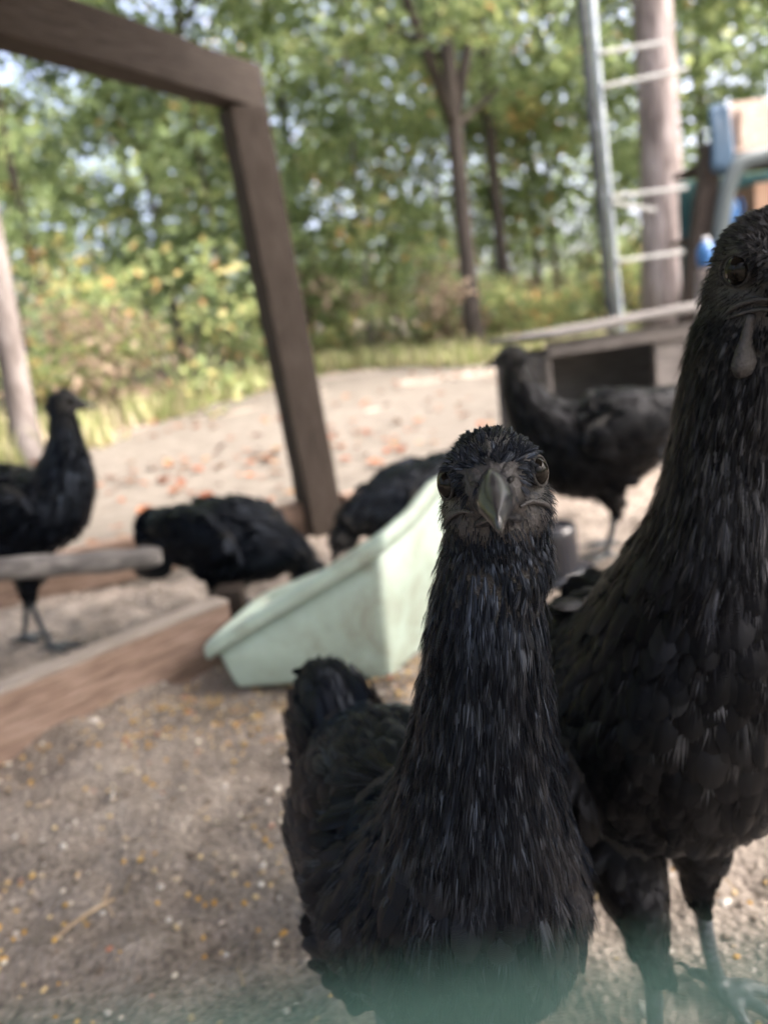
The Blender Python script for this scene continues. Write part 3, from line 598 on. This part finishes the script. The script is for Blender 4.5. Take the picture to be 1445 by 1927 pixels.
def tpl_blade(r, rows=(0, .18, .4, .62, .8, .92), wid=(.3, .78, 1, 1, .86, .6), fringe=7, camber=.12):
    V, Q, T, U = [], [], [], []; tw = r.uniform(-.05, .05)
    for x, w_ in zip(rows, wid):
        zc = .09 * math.sin(math.pi * x * .85) - .03 * x
        for s in (-1, -.5, 0, .5, 1):
            V.append((x - .05 * abs(s) * (x > .05), s * w_ * .5 * (1 + r.uniform(-.04, .04)), zc - camber * (s * w_) ** 2 * .5 + tw * s * w_ * .3)); U.append((.5 + s * w_ * .5, x))
    n = len(rows)
    for i in range(n - 1):
        for k in range(4): a = i * 5 + k; Q.append([a, a + 1, a + 6, a + 5])
    b0 = (n - 1) * 5
    for k in range(4):
        for q in range(2):
            a0, a1 = np.array(V[b0 + k]), np.array(V[b0 + k + 1]); s0 = a0 + (a1 - a0) * q * .5; s1 = a0 + (a1 - a0) * (q + 1) * .5
            m_ = (s0 + s1) / 2; f = abs(k * 2 + q - 3.5) / 3.5
            tip = m_ + np.array([(.10 - .07 * f * f) * r.uniform(.6, 1.3), m_[1] * .1, -.012]); o = len(V)
            V += [tuple(s0), tuple(s1), tuple(tip)]; U += [(.5 + s0[1], s0[0]), (.5 + s1[1], s1[0]), (.5 + tip[1], 1)]; T.append([o, o + 1, o + 2])
    return np.array(V), np.array(Q), np.array(T), np.clip(np.array(U), 0, 1)
_tr = np.random.default_rng(3)
TPL = {'fuzz': [tpl_fuzz(_tr) for _ in range(4)], 'strand': [tpl_strands(_tr, 8) for _ in range(8)], 'wide': [tpl_strands(_tr, 14, .55, .18) for _ in range(8)], 'blade': [tpl_blade(_tr) for _ in range(5)]}
big_blade = {}
def big_feather(m):
    if m.name not in big_blade:
        r = np.random.default_rng(11)
        V, Q, T, U = tpl_blade(r, tuple(np.linspace(0, .95, 14)), tuple([.12, .35, .6, .8, .92, 1, 1, 1, .98, .95, .9, .82, .7, .5]), 7, .06)
        big_blade[m.name] = mesh_np('feather', V, [Q, T], [m], uv=U, rnd=np.full(len(V), .5))
    return big_blade[m.name]

def plume_mesh(items, m):
    """items: list of (kind, P, D, N, L, W, rnd) arrays"""
    Vs, Qs, Ts, Us, Rs, o = [], [], [], [], [], 0
    for kind, P, D, N, L, W, rn in items:
        if len(P) == 0: continue
        which = RNG.integers(0, len(TPL[kind]), len(P))
        for k, (V, Q, T, U) in enumerate(TPL[kind]):
            s = which == k; n = int(s.sum())
            if not n: continue
            d, nn = D[s], N[s]; b = np.cross(nn, d)
            X = P[s][:, None] + (L[s][:, None, None] * V[None, :, 0:1]) * d[:, None] + (W[s][:, None, None] * V[None, :, 1:2]) * b[:, None] + (L[s][:, None, None] * V[None, :, 2:3]) * nn[:, None]
            off = (o + np.arange(n) * len(V))[:, None, None]
            Vs.append(X.reshape(-1, 3)); Qs.append((Q[None] + off).reshape(-1, 4)); Ts.append((T[None] + off).reshape(-1, 3))
            Us.append(np.tile(U, (n, 1))); rv = np.repeat(rn[s], len(V))
            if kind in ('strand', 'wide'): rv = np.clip(rv + np.repeat(RNG.normal(0, .20, len(rv) // 5), 5), 0, 1)
            Rs.append(rv); o += n * len(V)
    return mesh_np('plumage', np.vstack(Vs), [np.vstack(Qs), np.vstack(Ts)], [m], uv=np.vstack(Us), rnd=np.concatenate(Rs))

def thin(P, r):
    """keep points at least about r apart (grid hashing); r is an array"""
    keep = np.zeros(len(P), bool); cells = {}
    for i in range(len(P)):
        c = r[i]; p = P[i]; k = (int(p[0] // .0048), int(p[1] // .0048), int(p[2] // .0048)); ok = True
        m = 1
        for a in range(k[0] - m, k[0] + m + 1):
            for b_ in range(k[1] - m, k[1] + m + 1):
                for c_ in range(k[2] - m, k[2] + m + 1):
                    for q in cells.get((a, b_, c_), ()):
                        if (q[0] - p[0]) ** 2 + (q[1] - p[1]) ** 2 + (q[2] - p[2]) ** 2 < c * c: ok = False; break
                    if not ok: break
                if not ok: break
            if not ok: break
        if ok: keep[i] = True; cells.setdefault(k, []).append(p)
    return keep

def eul(yaw, pitch, roll):
    return np.array(Matrix.Rotation(yaw, 3, 'Z') @ Matrix.Rotation(pitch, 3, 'Y') @ Matrix.Rotation(roll, 3, 'X'))

def make_hen(label, loc, fwd2, st, head, legs, plume, voxel=.0035, detail=1.0, comb=1.0, wattle=1.0, tail=(.10, 25, 10), wing=(.115, -8), seed=0, folds=2, mixk=1.0, scale=1.0, wy=.0065, thigh_k=1.0, wb=.015, tailb=None, name='hen', group='black hens in the run'):
    r = np.random.default_rng(seed)
    root = thing(name, label, 'hen', (loc[0], loc[1], 0), math.atan2(fwd2[1], fwd2[0]), group)
    root.scale = (scale,) * 3
    st = np.asarray(st, float); S = cr(st, 80); sp = np.stack([S[:, 0], S[:, 0] * 0, S[:, 1]], -1)
    hc = np.array([head['c'][0], head.get('y', 0), head['c'][1]]); hs = head.get('s', 1.0); HR = eul(head.get('yaw', 0), head.get('pitch', 0), head.get('roll', 0))
    # neck drifts sideways towards the head
    wgt = np.clip((np.arange(80) / 79 - .6) / .4, 0, 1) ** 1.5; sp[:, 1] = hc[1] * wgt
    body = [sweep(sp, np.maximum(S[:, 2], .004), np.maximum(S[:, 3], .004), seg=28, lat=(0, 1, 0))]
    def HB(c, rad): V, F, T = ball(c, rad, 20, 14); return (V * hs) @ HR.T + hc, F, T
    body += [HB((-.005, 0, .003), (.0215, .0165, .0175)), HB((.011, 0, .000), (.0125, .0112, .0125)), HB((-.003, .0075, -.009), (.016, .0115, .0125)), HB((-.003, -.0075, -.009), (.016, .0115, .0125)),
             HB((-.010, .0135, -.006), (.008, .0062, .009)), HB((-.010, -.0135, -.006), (.008, .0062, .009)), HB((.001, 0, -.013), (.0145, .011, .012)), HB((-.014, 0, -.006), (.016, .0165, .019)), HB((-.006, 0, -.017), (.0165, .0165, .016)), HB((-.009, 0, -.026), (.017, .0175, .018)),
             HB((.006, .0105, .0085), (.010, .005, .005)), HB((.006, -.0105, .0085), (.010, .005, .005))]
    # folded wings
    ib = int(np.argmin(np.abs(S[:, 0] + .02) + (np.arange(80) > 50) * 9)); zc, rl = S[ib, 1], S[ib, 2]
    for s in ((-1, 1) if wb else ()):
        body.append((lambda V, F, T: (V @ eul(s * R(15), R(wing[1]), 0).T + np.array([S[ib, 0] - .012, s * (rl - .016), zc + .010]), F, T))(*ball((0, 0, 0), (.088, wb, .046), 20, 14)))
    if tailb: c_, rad_, pt_ = tailb; body.append((lambda V, F, T: (V @ eul(0, R(pt_), 0).T + np.array(c_), F, T))(*ball((0, 0, 0), rad_, 20, 14)))
    segs = []
    for (hip, hock, foot, fyaw) in legs:
        hip, hock, foot = map(np.array, (hip, hock, foot))
        body.append(sweep(cr([hip, hip * .45 + hock * .55 + np.array([.006, 0, 0]), hock], 14), np.interp(np.linspace(0, 1, 14), [0, .35, .75, 1], np.array([.036, .031, .016, .0085]) * (thigh_k if True else 1)), seg=16))
        body.append(sweep(cr([hock + np.array([0, 0, .006]), hock * .5 + foot * .5, foot + np.array([0, 0, .007])], 12), np.interp(np.linspace(0, 1, 12), [0, .2, .8, 1], [.0075, .0056, .0054, .0068]), seg=14))
        segs.append((hock, foot))
        for a, l in ((0, .052), (.62, .040), (-.62, .040), (math.pi - .25, .024)):
            d = np.array([math.cos(fyaw + a), math.sin(fyaw + a), 0]); pz = foot + np.array([0, 0, .0065])
            pp = cr([pz, pz + d * l * .4 + np.array([0, 0, .003]), pz + d * l * .8 - np.array([0, 0, .002]), pz + d * l * .98 - np.array([0, 0, .003])], 10)
            body.append(sweep(pp, np.interp(np.linspace(0, 1, 10), [0, .4, 1], [.0055, .0046, .0036]), seg=10))
    V, F = join(body); me = mesh_np('tmp', V, F)
    tmp = bpy.data.objects.new('tmp', me); COL.objects.link(tmp)
    md = tmp.modifiers.new('r', 'REMESH'); md.mode = 'VOXEL'; md.voxel_size = voxel; md.adaptivity = 0
    ms = tmp.modifiers.new('s', 'SMOOTH'); ms.factor = .5; ms.iterations = 3 if voxel > .003 else 9
    dg = bpy.context.evaluated_depsgraph_get(); em = bpy.data.meshes.new_from_object(tmp.evaluated_get(dg)); bpy.data.objects.remove(tmp); bpy.data.meshes.remove(me)
    em.name = 'body'; em.materials.clear()
    for m in (skin_m, leg_m, face_m): em.materials.append(m)
    nv = len(em.vertices); co = np.empty(nv * 3, np.float32); em.vertices.foreach_get('co', co); co = co.reshape(-1, 3).astype(float)
    npoly = len(em.polygons); pc = np.empty(npoly * 3, np.float32); em.polygons.foreach_get('center', pc); pc = pc.reshape(-1, 3).astype(float)
    pn = np.empty(npoly * 3, np.float32); em.polygons.foreach_get('normal', pn); pn = pn.reshape(-1, 3).astype(float)
    pa = np.empty(npoly, np.float32); em.polygons.foreach_get('area', pa)
    def legness(P):
        out = np.zeros(len(P), bool)
        for hk, ft in segs:
            dv = ft - hk; tt_ = np.clip((P - hk) @ dv / (dv @ dv), 0, 1); d = np.linalg.norm(P - hk - tt_[:, None] * dv, axis=1)
            out |= ((d < .013) & (P[:, 2] < hk[2] - .002)) | (P[:, 2] < .018)
        return out
    isleg = legness(pc); q = ((pc - hc) @ HR) / hs
    isface = (np.linalg.norm(q - np.array([.010, 0, -.002]), axis=1) < .0215)
    em.polygons.foreach_set('material_index', np.where(isleg, 1, np.where(isface, 2, 0)).astype(np.int32)); em.polygons.foreach_set('use_smooth', np.ones(npoly, bool))
    link('body', em, root)
    # ---- plumage
    N0 = int(90000 * detail ** 2) if detail > .5 else 9000
    wt = pa * np.where(np.linalg.norm(q, axis=1) < .030, 5.0, np.where(pc[:, 2] > zc + .05, 2.0, 1.0)); pick = r.choice(npoly, N0, p=wt / wt.sum()); P = pc[pick] + r.normal(0, voxel * .3, (N0, 3)); N = pn[pick]
    lg_ = isleg[pick]; P, N = P[~lg_], N[~lg_]
    Q = ((P - hc) @ HR) / hs; hd = np.linalg.norm(Q - np.array([-.002, 0, -.002]), axis=1)
    di = np.argmin(((P[:, None, :] - sp[None, ::2]) ** 2).sum(-1), 1) * 2 if len(P) < 20000 else np.concatenate([np.argmin(((p_[:, None, :] - sp[None, ::2]) ** 2).sum(-1), 1) * 2 for p_ in np.array_split(P, 12)])
    tang = unit(np.gradient(sp, axis=0)); sT = di / 79.
    D = -tang[di]
    chest = np.clip((P[:, 0] - S[20, 0]) / .12, 0, 1) * np.clip(1 - np.abs(sT - .5) * 3, 0, 1)
    D = D + np.array([0, 0, -.8]) * chest[:, None]
    if tailb: tm_ = (P[:, 0] < tailb[0][0] + .022); D[tm_] = np.array([-.8, 0, .6])
    fr_ = np.clip(((N * tang[di]).sum(1) - .45) * 2, 0, 1) * (1 - np.clip((sT - .6) / .1, 0, 1)) * (P[:, 0] > -.11); D = D + np.array([-.2, 0, -1.6]) * fr_[:, None]
    hip_z = np.mean([h[1][2] for h in legs]); thigh = np.zeros(len(P), bool)
    for (hip, hock, foot, fyaw) in legs:
        dv = np.array(hock) - np.array(hip); tt_ = np.clip((P - np.array(hip)) @ dv / (dv @ dv), 0, 1); d = np.linalg.norm(P - np.array(hip) - tt_[:, None] * dv, axis=1)
        th_ = (d < .034) & (tt_ > .35) & (P[:, 2] < zc - .02); thigh |= th_
        D[th_] = unit(dv)
    hw_ = np.clip((.034 - hd) / .014, 0, 1)[:, None]
    low = np.clip((.006 - Q[:, 2]) / .014, 0, 1)[:, None]
    hdir = np.array([-.95, 0, -.15])[None] * (1 - low) + np.array([-.35, 0, -1.0])[None] * low
    D = D * (1 - hw_) + hw_ * (hdir @ HR.T)
    D = D + r.normal(0, .09, D.shape); D = unit(D - N * (D * N).sum(1, keepdims=True))
    neck = np.clip((sT - .55) / .12, 0, 1)
    head_r = hd < .026
    L = np.where(head_r, .0036 + .004 * np.clip((hd - .014) / .012, 0, 1), .023 * (1 - neck) + (.0076 + .0110 * np.clip((hd - .026) / .03, 0, 1)) * neck) * r.uniform(.8, 1.25, len(P))
    L[thigh] *= .65
    eyeL, eyeR = np.array([.0078, .0158, .004]), np.array([.0078, -.0158, .004])
    bare = head_r & ((np.linalg.norm(Q - eyeL, axis=1) < .0072) | (np.linalg.norm(Q - eyeR, axis=1) < .0072) | ((Q[:, 0] > .0150) & (Q[:, 2] < .008) & (Q[:, 2] > -.009) & (np.abs(Q[:, 1]) < .0085)) | ((Q[:, 0] > .010) & (Q[:, 2] < -.002) & (Q[:, 2] > -.013) & (np.abs(Q[:, 1]) < .0135) & (r.random(len(P)) < .8)))
    face = head_r & (Q[:, 0] > -.004)
    L[face] *= .62
    sc = 1.0 if detail > .5 else 1.9
    rr_ = np.where(head_r, .00095 * sc, np.where(neck > .5, (.0012 + .0006 * np.clip((hd - .026) / .03, 0, 1)) * sc, .0046 * sc)); rr_[thigh] = .0045 * sc
    rr_ = rr_ / (detail if detail > .5 else 1)
    order = r.permutation(len(P)); keep = np.zeros(len(P), bool); kk = thin(P[order], rr_[order]); keep[order[kk]] = True
    keep &= ~bare
    P, N, D, L, hd, neck, head_r, thigh, face, sT, Q = (a[keep] for a in (P, N, D, L, hd, neck, head_r, thigh, face, sT, Q))
    lift = np.where(face, .34, np.where(head_r, .17, np.where(neck > .5, .10, .12))) + r.normal(0, .045, len(P))
    D2 = D * np.cos(lift)[:, None] + N * np.sin(lift)[:, None]; N2 = N * np.cos(lift)[:, None] - D * np.sin(lift)[:, None]
    tone = np.clip(r.normal(.42, .22, len(P)) + .25 * (vnoise(P[:, 0] + 1, P[:, 2] + P[:, 1] + 1, .03, 5) - .5), 0, 1)
    P = P - N * np.where(head_r, .0003, .001)[:, None]
    grow = 1.0 if detail > .5 else 1.5
    items = []
    a = head_r & (hd < .0215); items.append(('fuzz', P[a], D2[a], N2[a], L[a], np.full(a.sum(), .00042) * r.uniform(.7, 1.5, a.sum()) * sc, tone[a]))
    a2 = (head_r & ~a) | (~head_r & (neck > .5)); items.append(('strand', P[a2], D2[a2], N2[a2], L[a2] * grow, np.where(head_r[a2], .0017, .0020 + .0026 * np.clip((hd[a2] - .026) / .03, 0, 1)) * grow * r.uniform(.75, 1.3, a2.sum()), tone[a2]))
    a3 = ~head_r & ~a2; mix = (r.random(len(P)) < mixk * np.clip(.40 + 1.2 * (sT - .34), .2, .9)) & a3 & (thigh | (detail > .5))
    items.append(('wide', P[mix], D2[mix], N2[mix], L[mix] * grow, .0115 * grow * r.uniform(.8, 1.2, mix.sum()), tone[mix]))
    bl_ = a3 & ~mix; items.append(('blade', P[bl_], D2[bl_], N2[bl_], L[bl_] * grow, .0125 * grow * r.uniform(.8, 1.2, bl_.sum()), tone[bl_] * .62))
    tag(link('plumage', plume_mesh(items, plume), root), None, None, None, 'stuff')
    # ---- long feathers of wings and tail, each its own part
    fm = big_feather(plume)
    def put(nm, p, d, n, l, w_):
        d = unit(d); n = unit(np.array(n) - d * (np.array(n) @ d)); b_ = np.cross(n, d)
        o = link(nm, fm, root); mt = Matrix(((d[0] * l, b_[0] * w_, n[0] * l, p[0]), (d[1] * l, b_[1] * w_, n[1] * l, p[1]), (d[2] * l, b_[2] * w_, n[2] * l, p[2]), (0, 0, 0, 1)))
        o.matrix_local = mt
    for s in (-1, 1):
        for k in range(7):
            f = k / 6
            put('wing_feather', (S[ib, 0] - .045 - .020 * f, s * (rl - (.012 if wb else .022) - .003 * f), zc + .010 - .046 * f), (-1, -s * (.30 + .04 * f), -.12 - .06 * f + math.tan(R(wing[1])) * .5), (-.25, s, .12), wing[0] * (.85 + .2 * math.sin(f * 3)), .024)
    tb = sp[2]; tl, ta, tn = tail
    for k in range(tn):
        s = 1 if k % 2 else -1; f = (k // 2) / max(1, tn // 2 - 1)
        a_ = R(ta) + .52 - .80 * f
        put('tail_feather', tb + np.array([.018 - .01 * f, s * (.003 + .006 * f), .006 - .012 * f]), (-math.cos(a_), s * (.06 + .34 * f), math.sin(a_)), (.25, s * .7, .65 - .2 * f), tl * (1 - .10 * f), .046)
    # ---- head furniture
    def hp(nm, shapes, m, smooth=True):
        sh_ = [((V * hs) @ HR.T + hc, F, T) for V, F, T in shapes]
        return shape_obj(nm, sh_, m, root, smooth)
    def mandible(x0, x1, top, bot, wid, n=18, m_=20, ridge=1.4):
        Vs = []
        for i in range(n):
            t_ = i / (n - 1); x = x0 + (x1 - x0) * t_; zt, zb, w_ = top(t_), bot(t_), wid(t_); zm = zb + (zt - zb) * .12
            for k in range(m_):
                ph = 2 * math.pi * k / m_; c_, s_ = math.cos(ph), math.sin(ph)
                y = w_ * math.copysign(abs(c_) ** (ridge if s_ > 0 else .7), c_)
                z = zm + (zt - zm) * abs(s_) ** .9 if s_ >= 0 else zm + (zb - zm) * abs(s_)
                Vs.append((x, y, z))
        Vs = np.array(Vs); i = np.arange(n - 1)[:, None] * m_; j = np.arange(m_)[None]; j2 = (j + 1) % m_
        F = np.stack([i + j, i + j2, i + m_ + j2, i + m_ + j], -1).reshape(-1, 4); c0, c1 = len(Vs), len(Vs) + 1
        Vs = np.vstack([Vs, Vs[:m_].mean(0), Vs[-m_:].mean(0)]); k = np.arange(m_); k2 = (k + 1) % m_
        return Vs, F, np.vstack([np.stack([np.full(m_, c0), k2, k], -1), np.stack([np.full(m_, c1), (n - 1) * m_ + k, (n - 1) * m_ + k2], -1)])
    bk_ = hp('beak', [mandible(.005, .0470, lambda t: .0075 + .0030 * math.sin(min(t * 1.6, 1) * math.pi) * .6 - .0185 * max(0, t - .25) ** 1.7 * 1.25 - .001,
                               lambda t: -.0070 + .0020 * math.sin(t * math.pi) - .0050 * t ** 4, lambda t: .0138 * (1 - t) ** .95 * (1 - .30 * math.sin(min(1, t * 1.5) * math.pi)) + .0006)], beak_m)
    for s in (-1, 1): hp('nostril_flap', [ball((.0170, s * .0050, .0052), (.0058, .0030, .0032), 14, 10, eul(s * -.35, .45, 0))], face_m)
    o = hp('lower_mandible', [mandible(.004, .0345, lambda t: -.0072 + .0016 * math.sin(t * math.pi), lambda t: -.0125 + .0045 * t ** 1.5, lambda t: .0105 * (1 - t) ** .8 + .0006)], beak_m)
    for s in (-1, 1):
        n_ = hp('nostril', [ball((.0215, s * .0060, .0030), (.0030, .0012, .0009), 12, 8, eul(s * -.25, .2, 0))], skin_m)
        e = hp('eye', [ball((.0078, s * .0146, .0040), (.0048, .0039, .0048), 28, 18)], eye_m)
        th = np.linspace(0, 2 * math.pi * 1.02, 40); ring = np.stack([.0077 + .0051 * np.cos(th), s * (.0157 - .0026 * np.cos(th)), .0040 + .0050 * np.sin(th)], -1)
        hp('eyelid', [sweep(ring, .00055, .00055, seg=8)], skin_m)
        if wattle > 0:
            wz = .006 * wattle
            pp = cr([(.012, s * wy, -.010), (.0125, s * (wy + .0017), -.0125 - wz), (.012, s * (wy + .002), -.0135 - 2.2 * wz), (.011, s * (wy + .001), -.014 - 3 * wz)], 14)
            rw = np.interp(np.linspace(0, 1, 14), [0, .3, .7, .92, 1], [.0022, .0027, .0068, .0058, .0010]) * (.75 + .25 * wattle)
            hp('wattle', [sweep(pp, rw, rw * .5 + .0004, seg=12, lat=(1, 1.2 * s, 0))], face_m)
        for z1, ra_ in (((-.0060, -.0052, -.0070, -.0108), (.0006, .0009, .0010, .0004)), ((-.0088, -.0084, -.0098, -.0122), (.0006, .0008, .0008, .0004)))[:folds]:
            hp('gape_fold', [sweep(cr([(.0215, s * .0075, z1[0]), (.0145, s * .0112, z1[1]), (.0085, s * .0158, z1[2]), (.0025, s * .0183, z1[3])], 16), np.interp(np.linspace(0, 1, 16), [0, .35, .7, 1], ra_), seg=8)], face_m)
    # comb: a low ridge from the beak over the crown
    n = 26; xx = np.linspace(.0215, -.012, n); base = np.interp(xx, [-.012, -.004, .006, .014, .0215], [.0175, .0185, .0155, .0110, .0045])
    hh = comb * np.interp(xx, [-.012, -.008, -.002, .008, .018, .0215], [.0004, .0036, .0052, .0040, .0026, .0004]) * (1 + .18 * np.sin(np.arange(n) * 1.5))
    Vc = []
    for i in range(n):
        wb = np.interp(xx[i], [-.012, .004, .014, .0215], [.0012, .0022, .0046, .0030])
        for (y, z) in ((-1, -.35), (-.75, .25), (-.22, .72), (0, 1), (.22, .72), (.75, .25), (1, -.35)): Vc.append((xx[i] + .002 * z, y * wb, base[i] + z * hh[i]))
    Vc = np.array(Vc); i = np.arange(n - 1)[:, None] * 7; j = np.arange(6)[None]
    Fc = np.stack([i + j, i + j + 1, i + 7 + j + 1, i + 7 + j], -1).reshape(-1, 4)
    hp('comb', [(Vc, Fc, np.array([[0, 1, 6], [1, 5, 6], [2, 4, 3]]))], face_m)
    for (hip, hock, foot, fyaw) in legs:
        for a, l in ((0, .052), (.62, .040), (-.62, .040), (math.pi - .25, .024)):
            d = np.array([math.cos(fyaw + a), math.sin(fyaw + a), 0]); p0 = np.array(foot) + np.array([0, 0, .0045]) + d * l * .93
            shape_obj('claw', [sweep(cr([p0, p0 + d * .006 + np.array([0, 0, .0012]), p0 + d * .012 - np.array([0, 0, .0035])], 7), np.linspace(.0024, .0004, 7), seg=7)], claw_m, root)
    return root

def std_legs(hx=-.005, zc=.15, hock=.075, fx=.0, y=.033, dx=.0):
    return [((hx, y, zc), (hx - .022 + dx, y, hock), (fx + dx, y + .004, 0), .12), ((hx, -y, zc), (hx - .022 - dx, -y, hock), (fx - dx, -y - .004, 0), -.12)]
# the hen in front, looking into the lens
make_hen('black hen nearest the camera looking straight into the lens', (.0005, .376), (.30, -.954),
         [(-.140, .178, .018, .014), (-.110, .170, .042, .036), (-.065, .162, .064, .058), (-.010, .164, .068, .062), (.035, .172, .065, .064), (.064, .200, .053, .057), (.082, .243, .038, .042), (.093, .287, .0280, .030), (.100, .322, .0232, .024), (.105, .352, .0205, .021), (.108, .385, .013, .013)],
         dict(c=(.113, .391), y=.006, yaw=R(-26), pitch=R(-11), roll=R(3), s=1.05), std_legs(-.005, .14, .07, .0), plume_a, .0021, 1.0, .6, 0, (.060, -6, 12), (.105, -2), 1, wb=0, folds=1, tailb=((-.143, -.008, .160), (.066, .036, .044), 34))
# the taller bird at the right edge
make_hen('tall black hen at right edge, head cut by the frame, with hanging wattle', (.140, .43), (.30, -.954),
         [(-.150, .200, .018, .016), (-.110, .195, .042, .038), (-.060, .197, .058, .060), (-.010, .205, .066, .074), (.030, .226, .067, .076), (.054, .264, .061, .062), (.068, .305, .047, .050), (.077, .345, .031, .036), (.084, .385, .0255, .029), (.090, .410, .0265, .029), (.096, .432, .025, .026), (.100, .452, .015, .015)],
         dict(c=(.105, .454), y=.002, yaw=R(-21), pitch=R(5), roll=R(2), s=1.27),
         [((.0, .030, .16), (.012, .030, .075), (.025, .034, 0), .5), ((-.005, -.030, .16), (.050, -.034, .078), (.052, -.036, 0), -.1)], plume_b, .0021, 1.0, 1.0, .8, (.11, 20, 10), (.13, 18), 2, wy=.0125, thigh_k=.78, mixk=.5)
std = dict(voxel=.0036, detail=.4)
make_hen('black hen standing upright behind the perch at the left edge, facing right', (-.60, 1.25), (1, .08),
         [(-.17, .285, .018, .016), (-.12, .268, .045, .04), (-.06, .25, .066, .062), (0, .24, .074, .074), (.05, .247, .066, .070), (.082, .275, .05, .053), (.096, .312, .036, .037), (.102, .345, .027, .027), (.106, .378, .021, .022)],
         dict(c=(.113, .400), yaw=R(20), pitch=R(5)), [((.0, .03, .2), (-.022, .03, .10), (-.05, .034, 0), .1), ((.0, -.03, .2), (.0, -.032, .10), (.02, -.036, 0), -.05)], plume_a, comb=1.8, wattle=.7, tail=(.12, 40, 10), seed=3, **std)
make_hen('black hen bent down feeding, its back to the mint tub, tail to the left', (-.262, 1.27), (.96, -.28),
         [(-.155, .172, .016, .014), (-.11, .168, .042, .034), (-.05, .150, .068, .056), (.01, .138, .074, .072), (.05, .130, .064, .064), (.08, .120, .050, .050), (.105, .112, .036, .036), (.124, .100, .026, .026), (.134, .09, .02, .02)],
         dict(c=(.145, .072), pitch=R(60)), std_legs(-.01, .11, .06, .0), plume_a, tail=(.045, -6, 10), wing=(.11, 4), seed=4, **std)
make_hen('black hen with lowered head feeding behind the mint tub, beside the post', (.045, 1.43), (-.80, -.60),
         [(-.145, .175, .016, .014), (-.10, .172, .042, .034), (-.045, .150, .064, .052), (.01, .136, .068, .062), (.06, .132, .058, .056), (.10, .132, .043, .043), (.13, .128, .031, .032), (.152, .118, .023, .024)],
         dict(c=(.165, .102), pitch=R(52), yaw=R(12)), std_legs(-.01, .11, .06, .0), plume_a, tail=(.08, 5, 10), wing=(.11, 4), seed=5, **std)
make_hen('black hen standing side on before the nest box, facing left', (.405, 1.38), (-1, .06),
         [(-.175, .262, .018, .016), (-.12, .25, .048, .042), (-.06, .226, .072, .074), (0, .208, .080, .094), (.055, .214, .072, .086), (.098, .252, .054, .056), (.122, .29, .039, .04), (.135, .325, .029, .03), (.140, .352, .0225, .023)],
         dict(c=(.148, .374), pitch=R(8), yaw=R(-8)), std_legs(-.005, .17, .09, .0, .034, .012), plume_b, tail=(.11, 8, 10), wing=(.125, -4), comb=.8, wattle=.4, seed=6, scale=1.02, **std)
#BIRDS_END_END

# ------------------------------------------------------------------ green coated wire fence the picture is taken through
gw, t, b = newmat('green_coated_wire'); b.inputs['Base Color'].default_value = (.020, .068, .055, 1); b.inputs['Roughness'].default_value = .45
fe = thing('wire_fence', 'green plastic coated wire fence, blurred wire along the bottom of the view', 'fence', (0, .0165, 0))
vw = mesh_np('wire', *join([sweep(np.array([(0, 0, -.03), (0, 0, .4), (0, 0, .83)]), .0008, seg=8)]), [gw])
hw = mesh_np('wire', *join([sweep(np.array([(-.78, 0, 0), (0, 0, 0), (.78, 0, 0)]), .0008, seg=8)]), [gw])
for k in range(-15, 16): link('vertical_wire', vw, fe, ((k + .5) * .05, .0016, 0))
for k in range(9): link('horizontal_wire', hw, fe, (0, 0, (.0322 + .1 * k)))
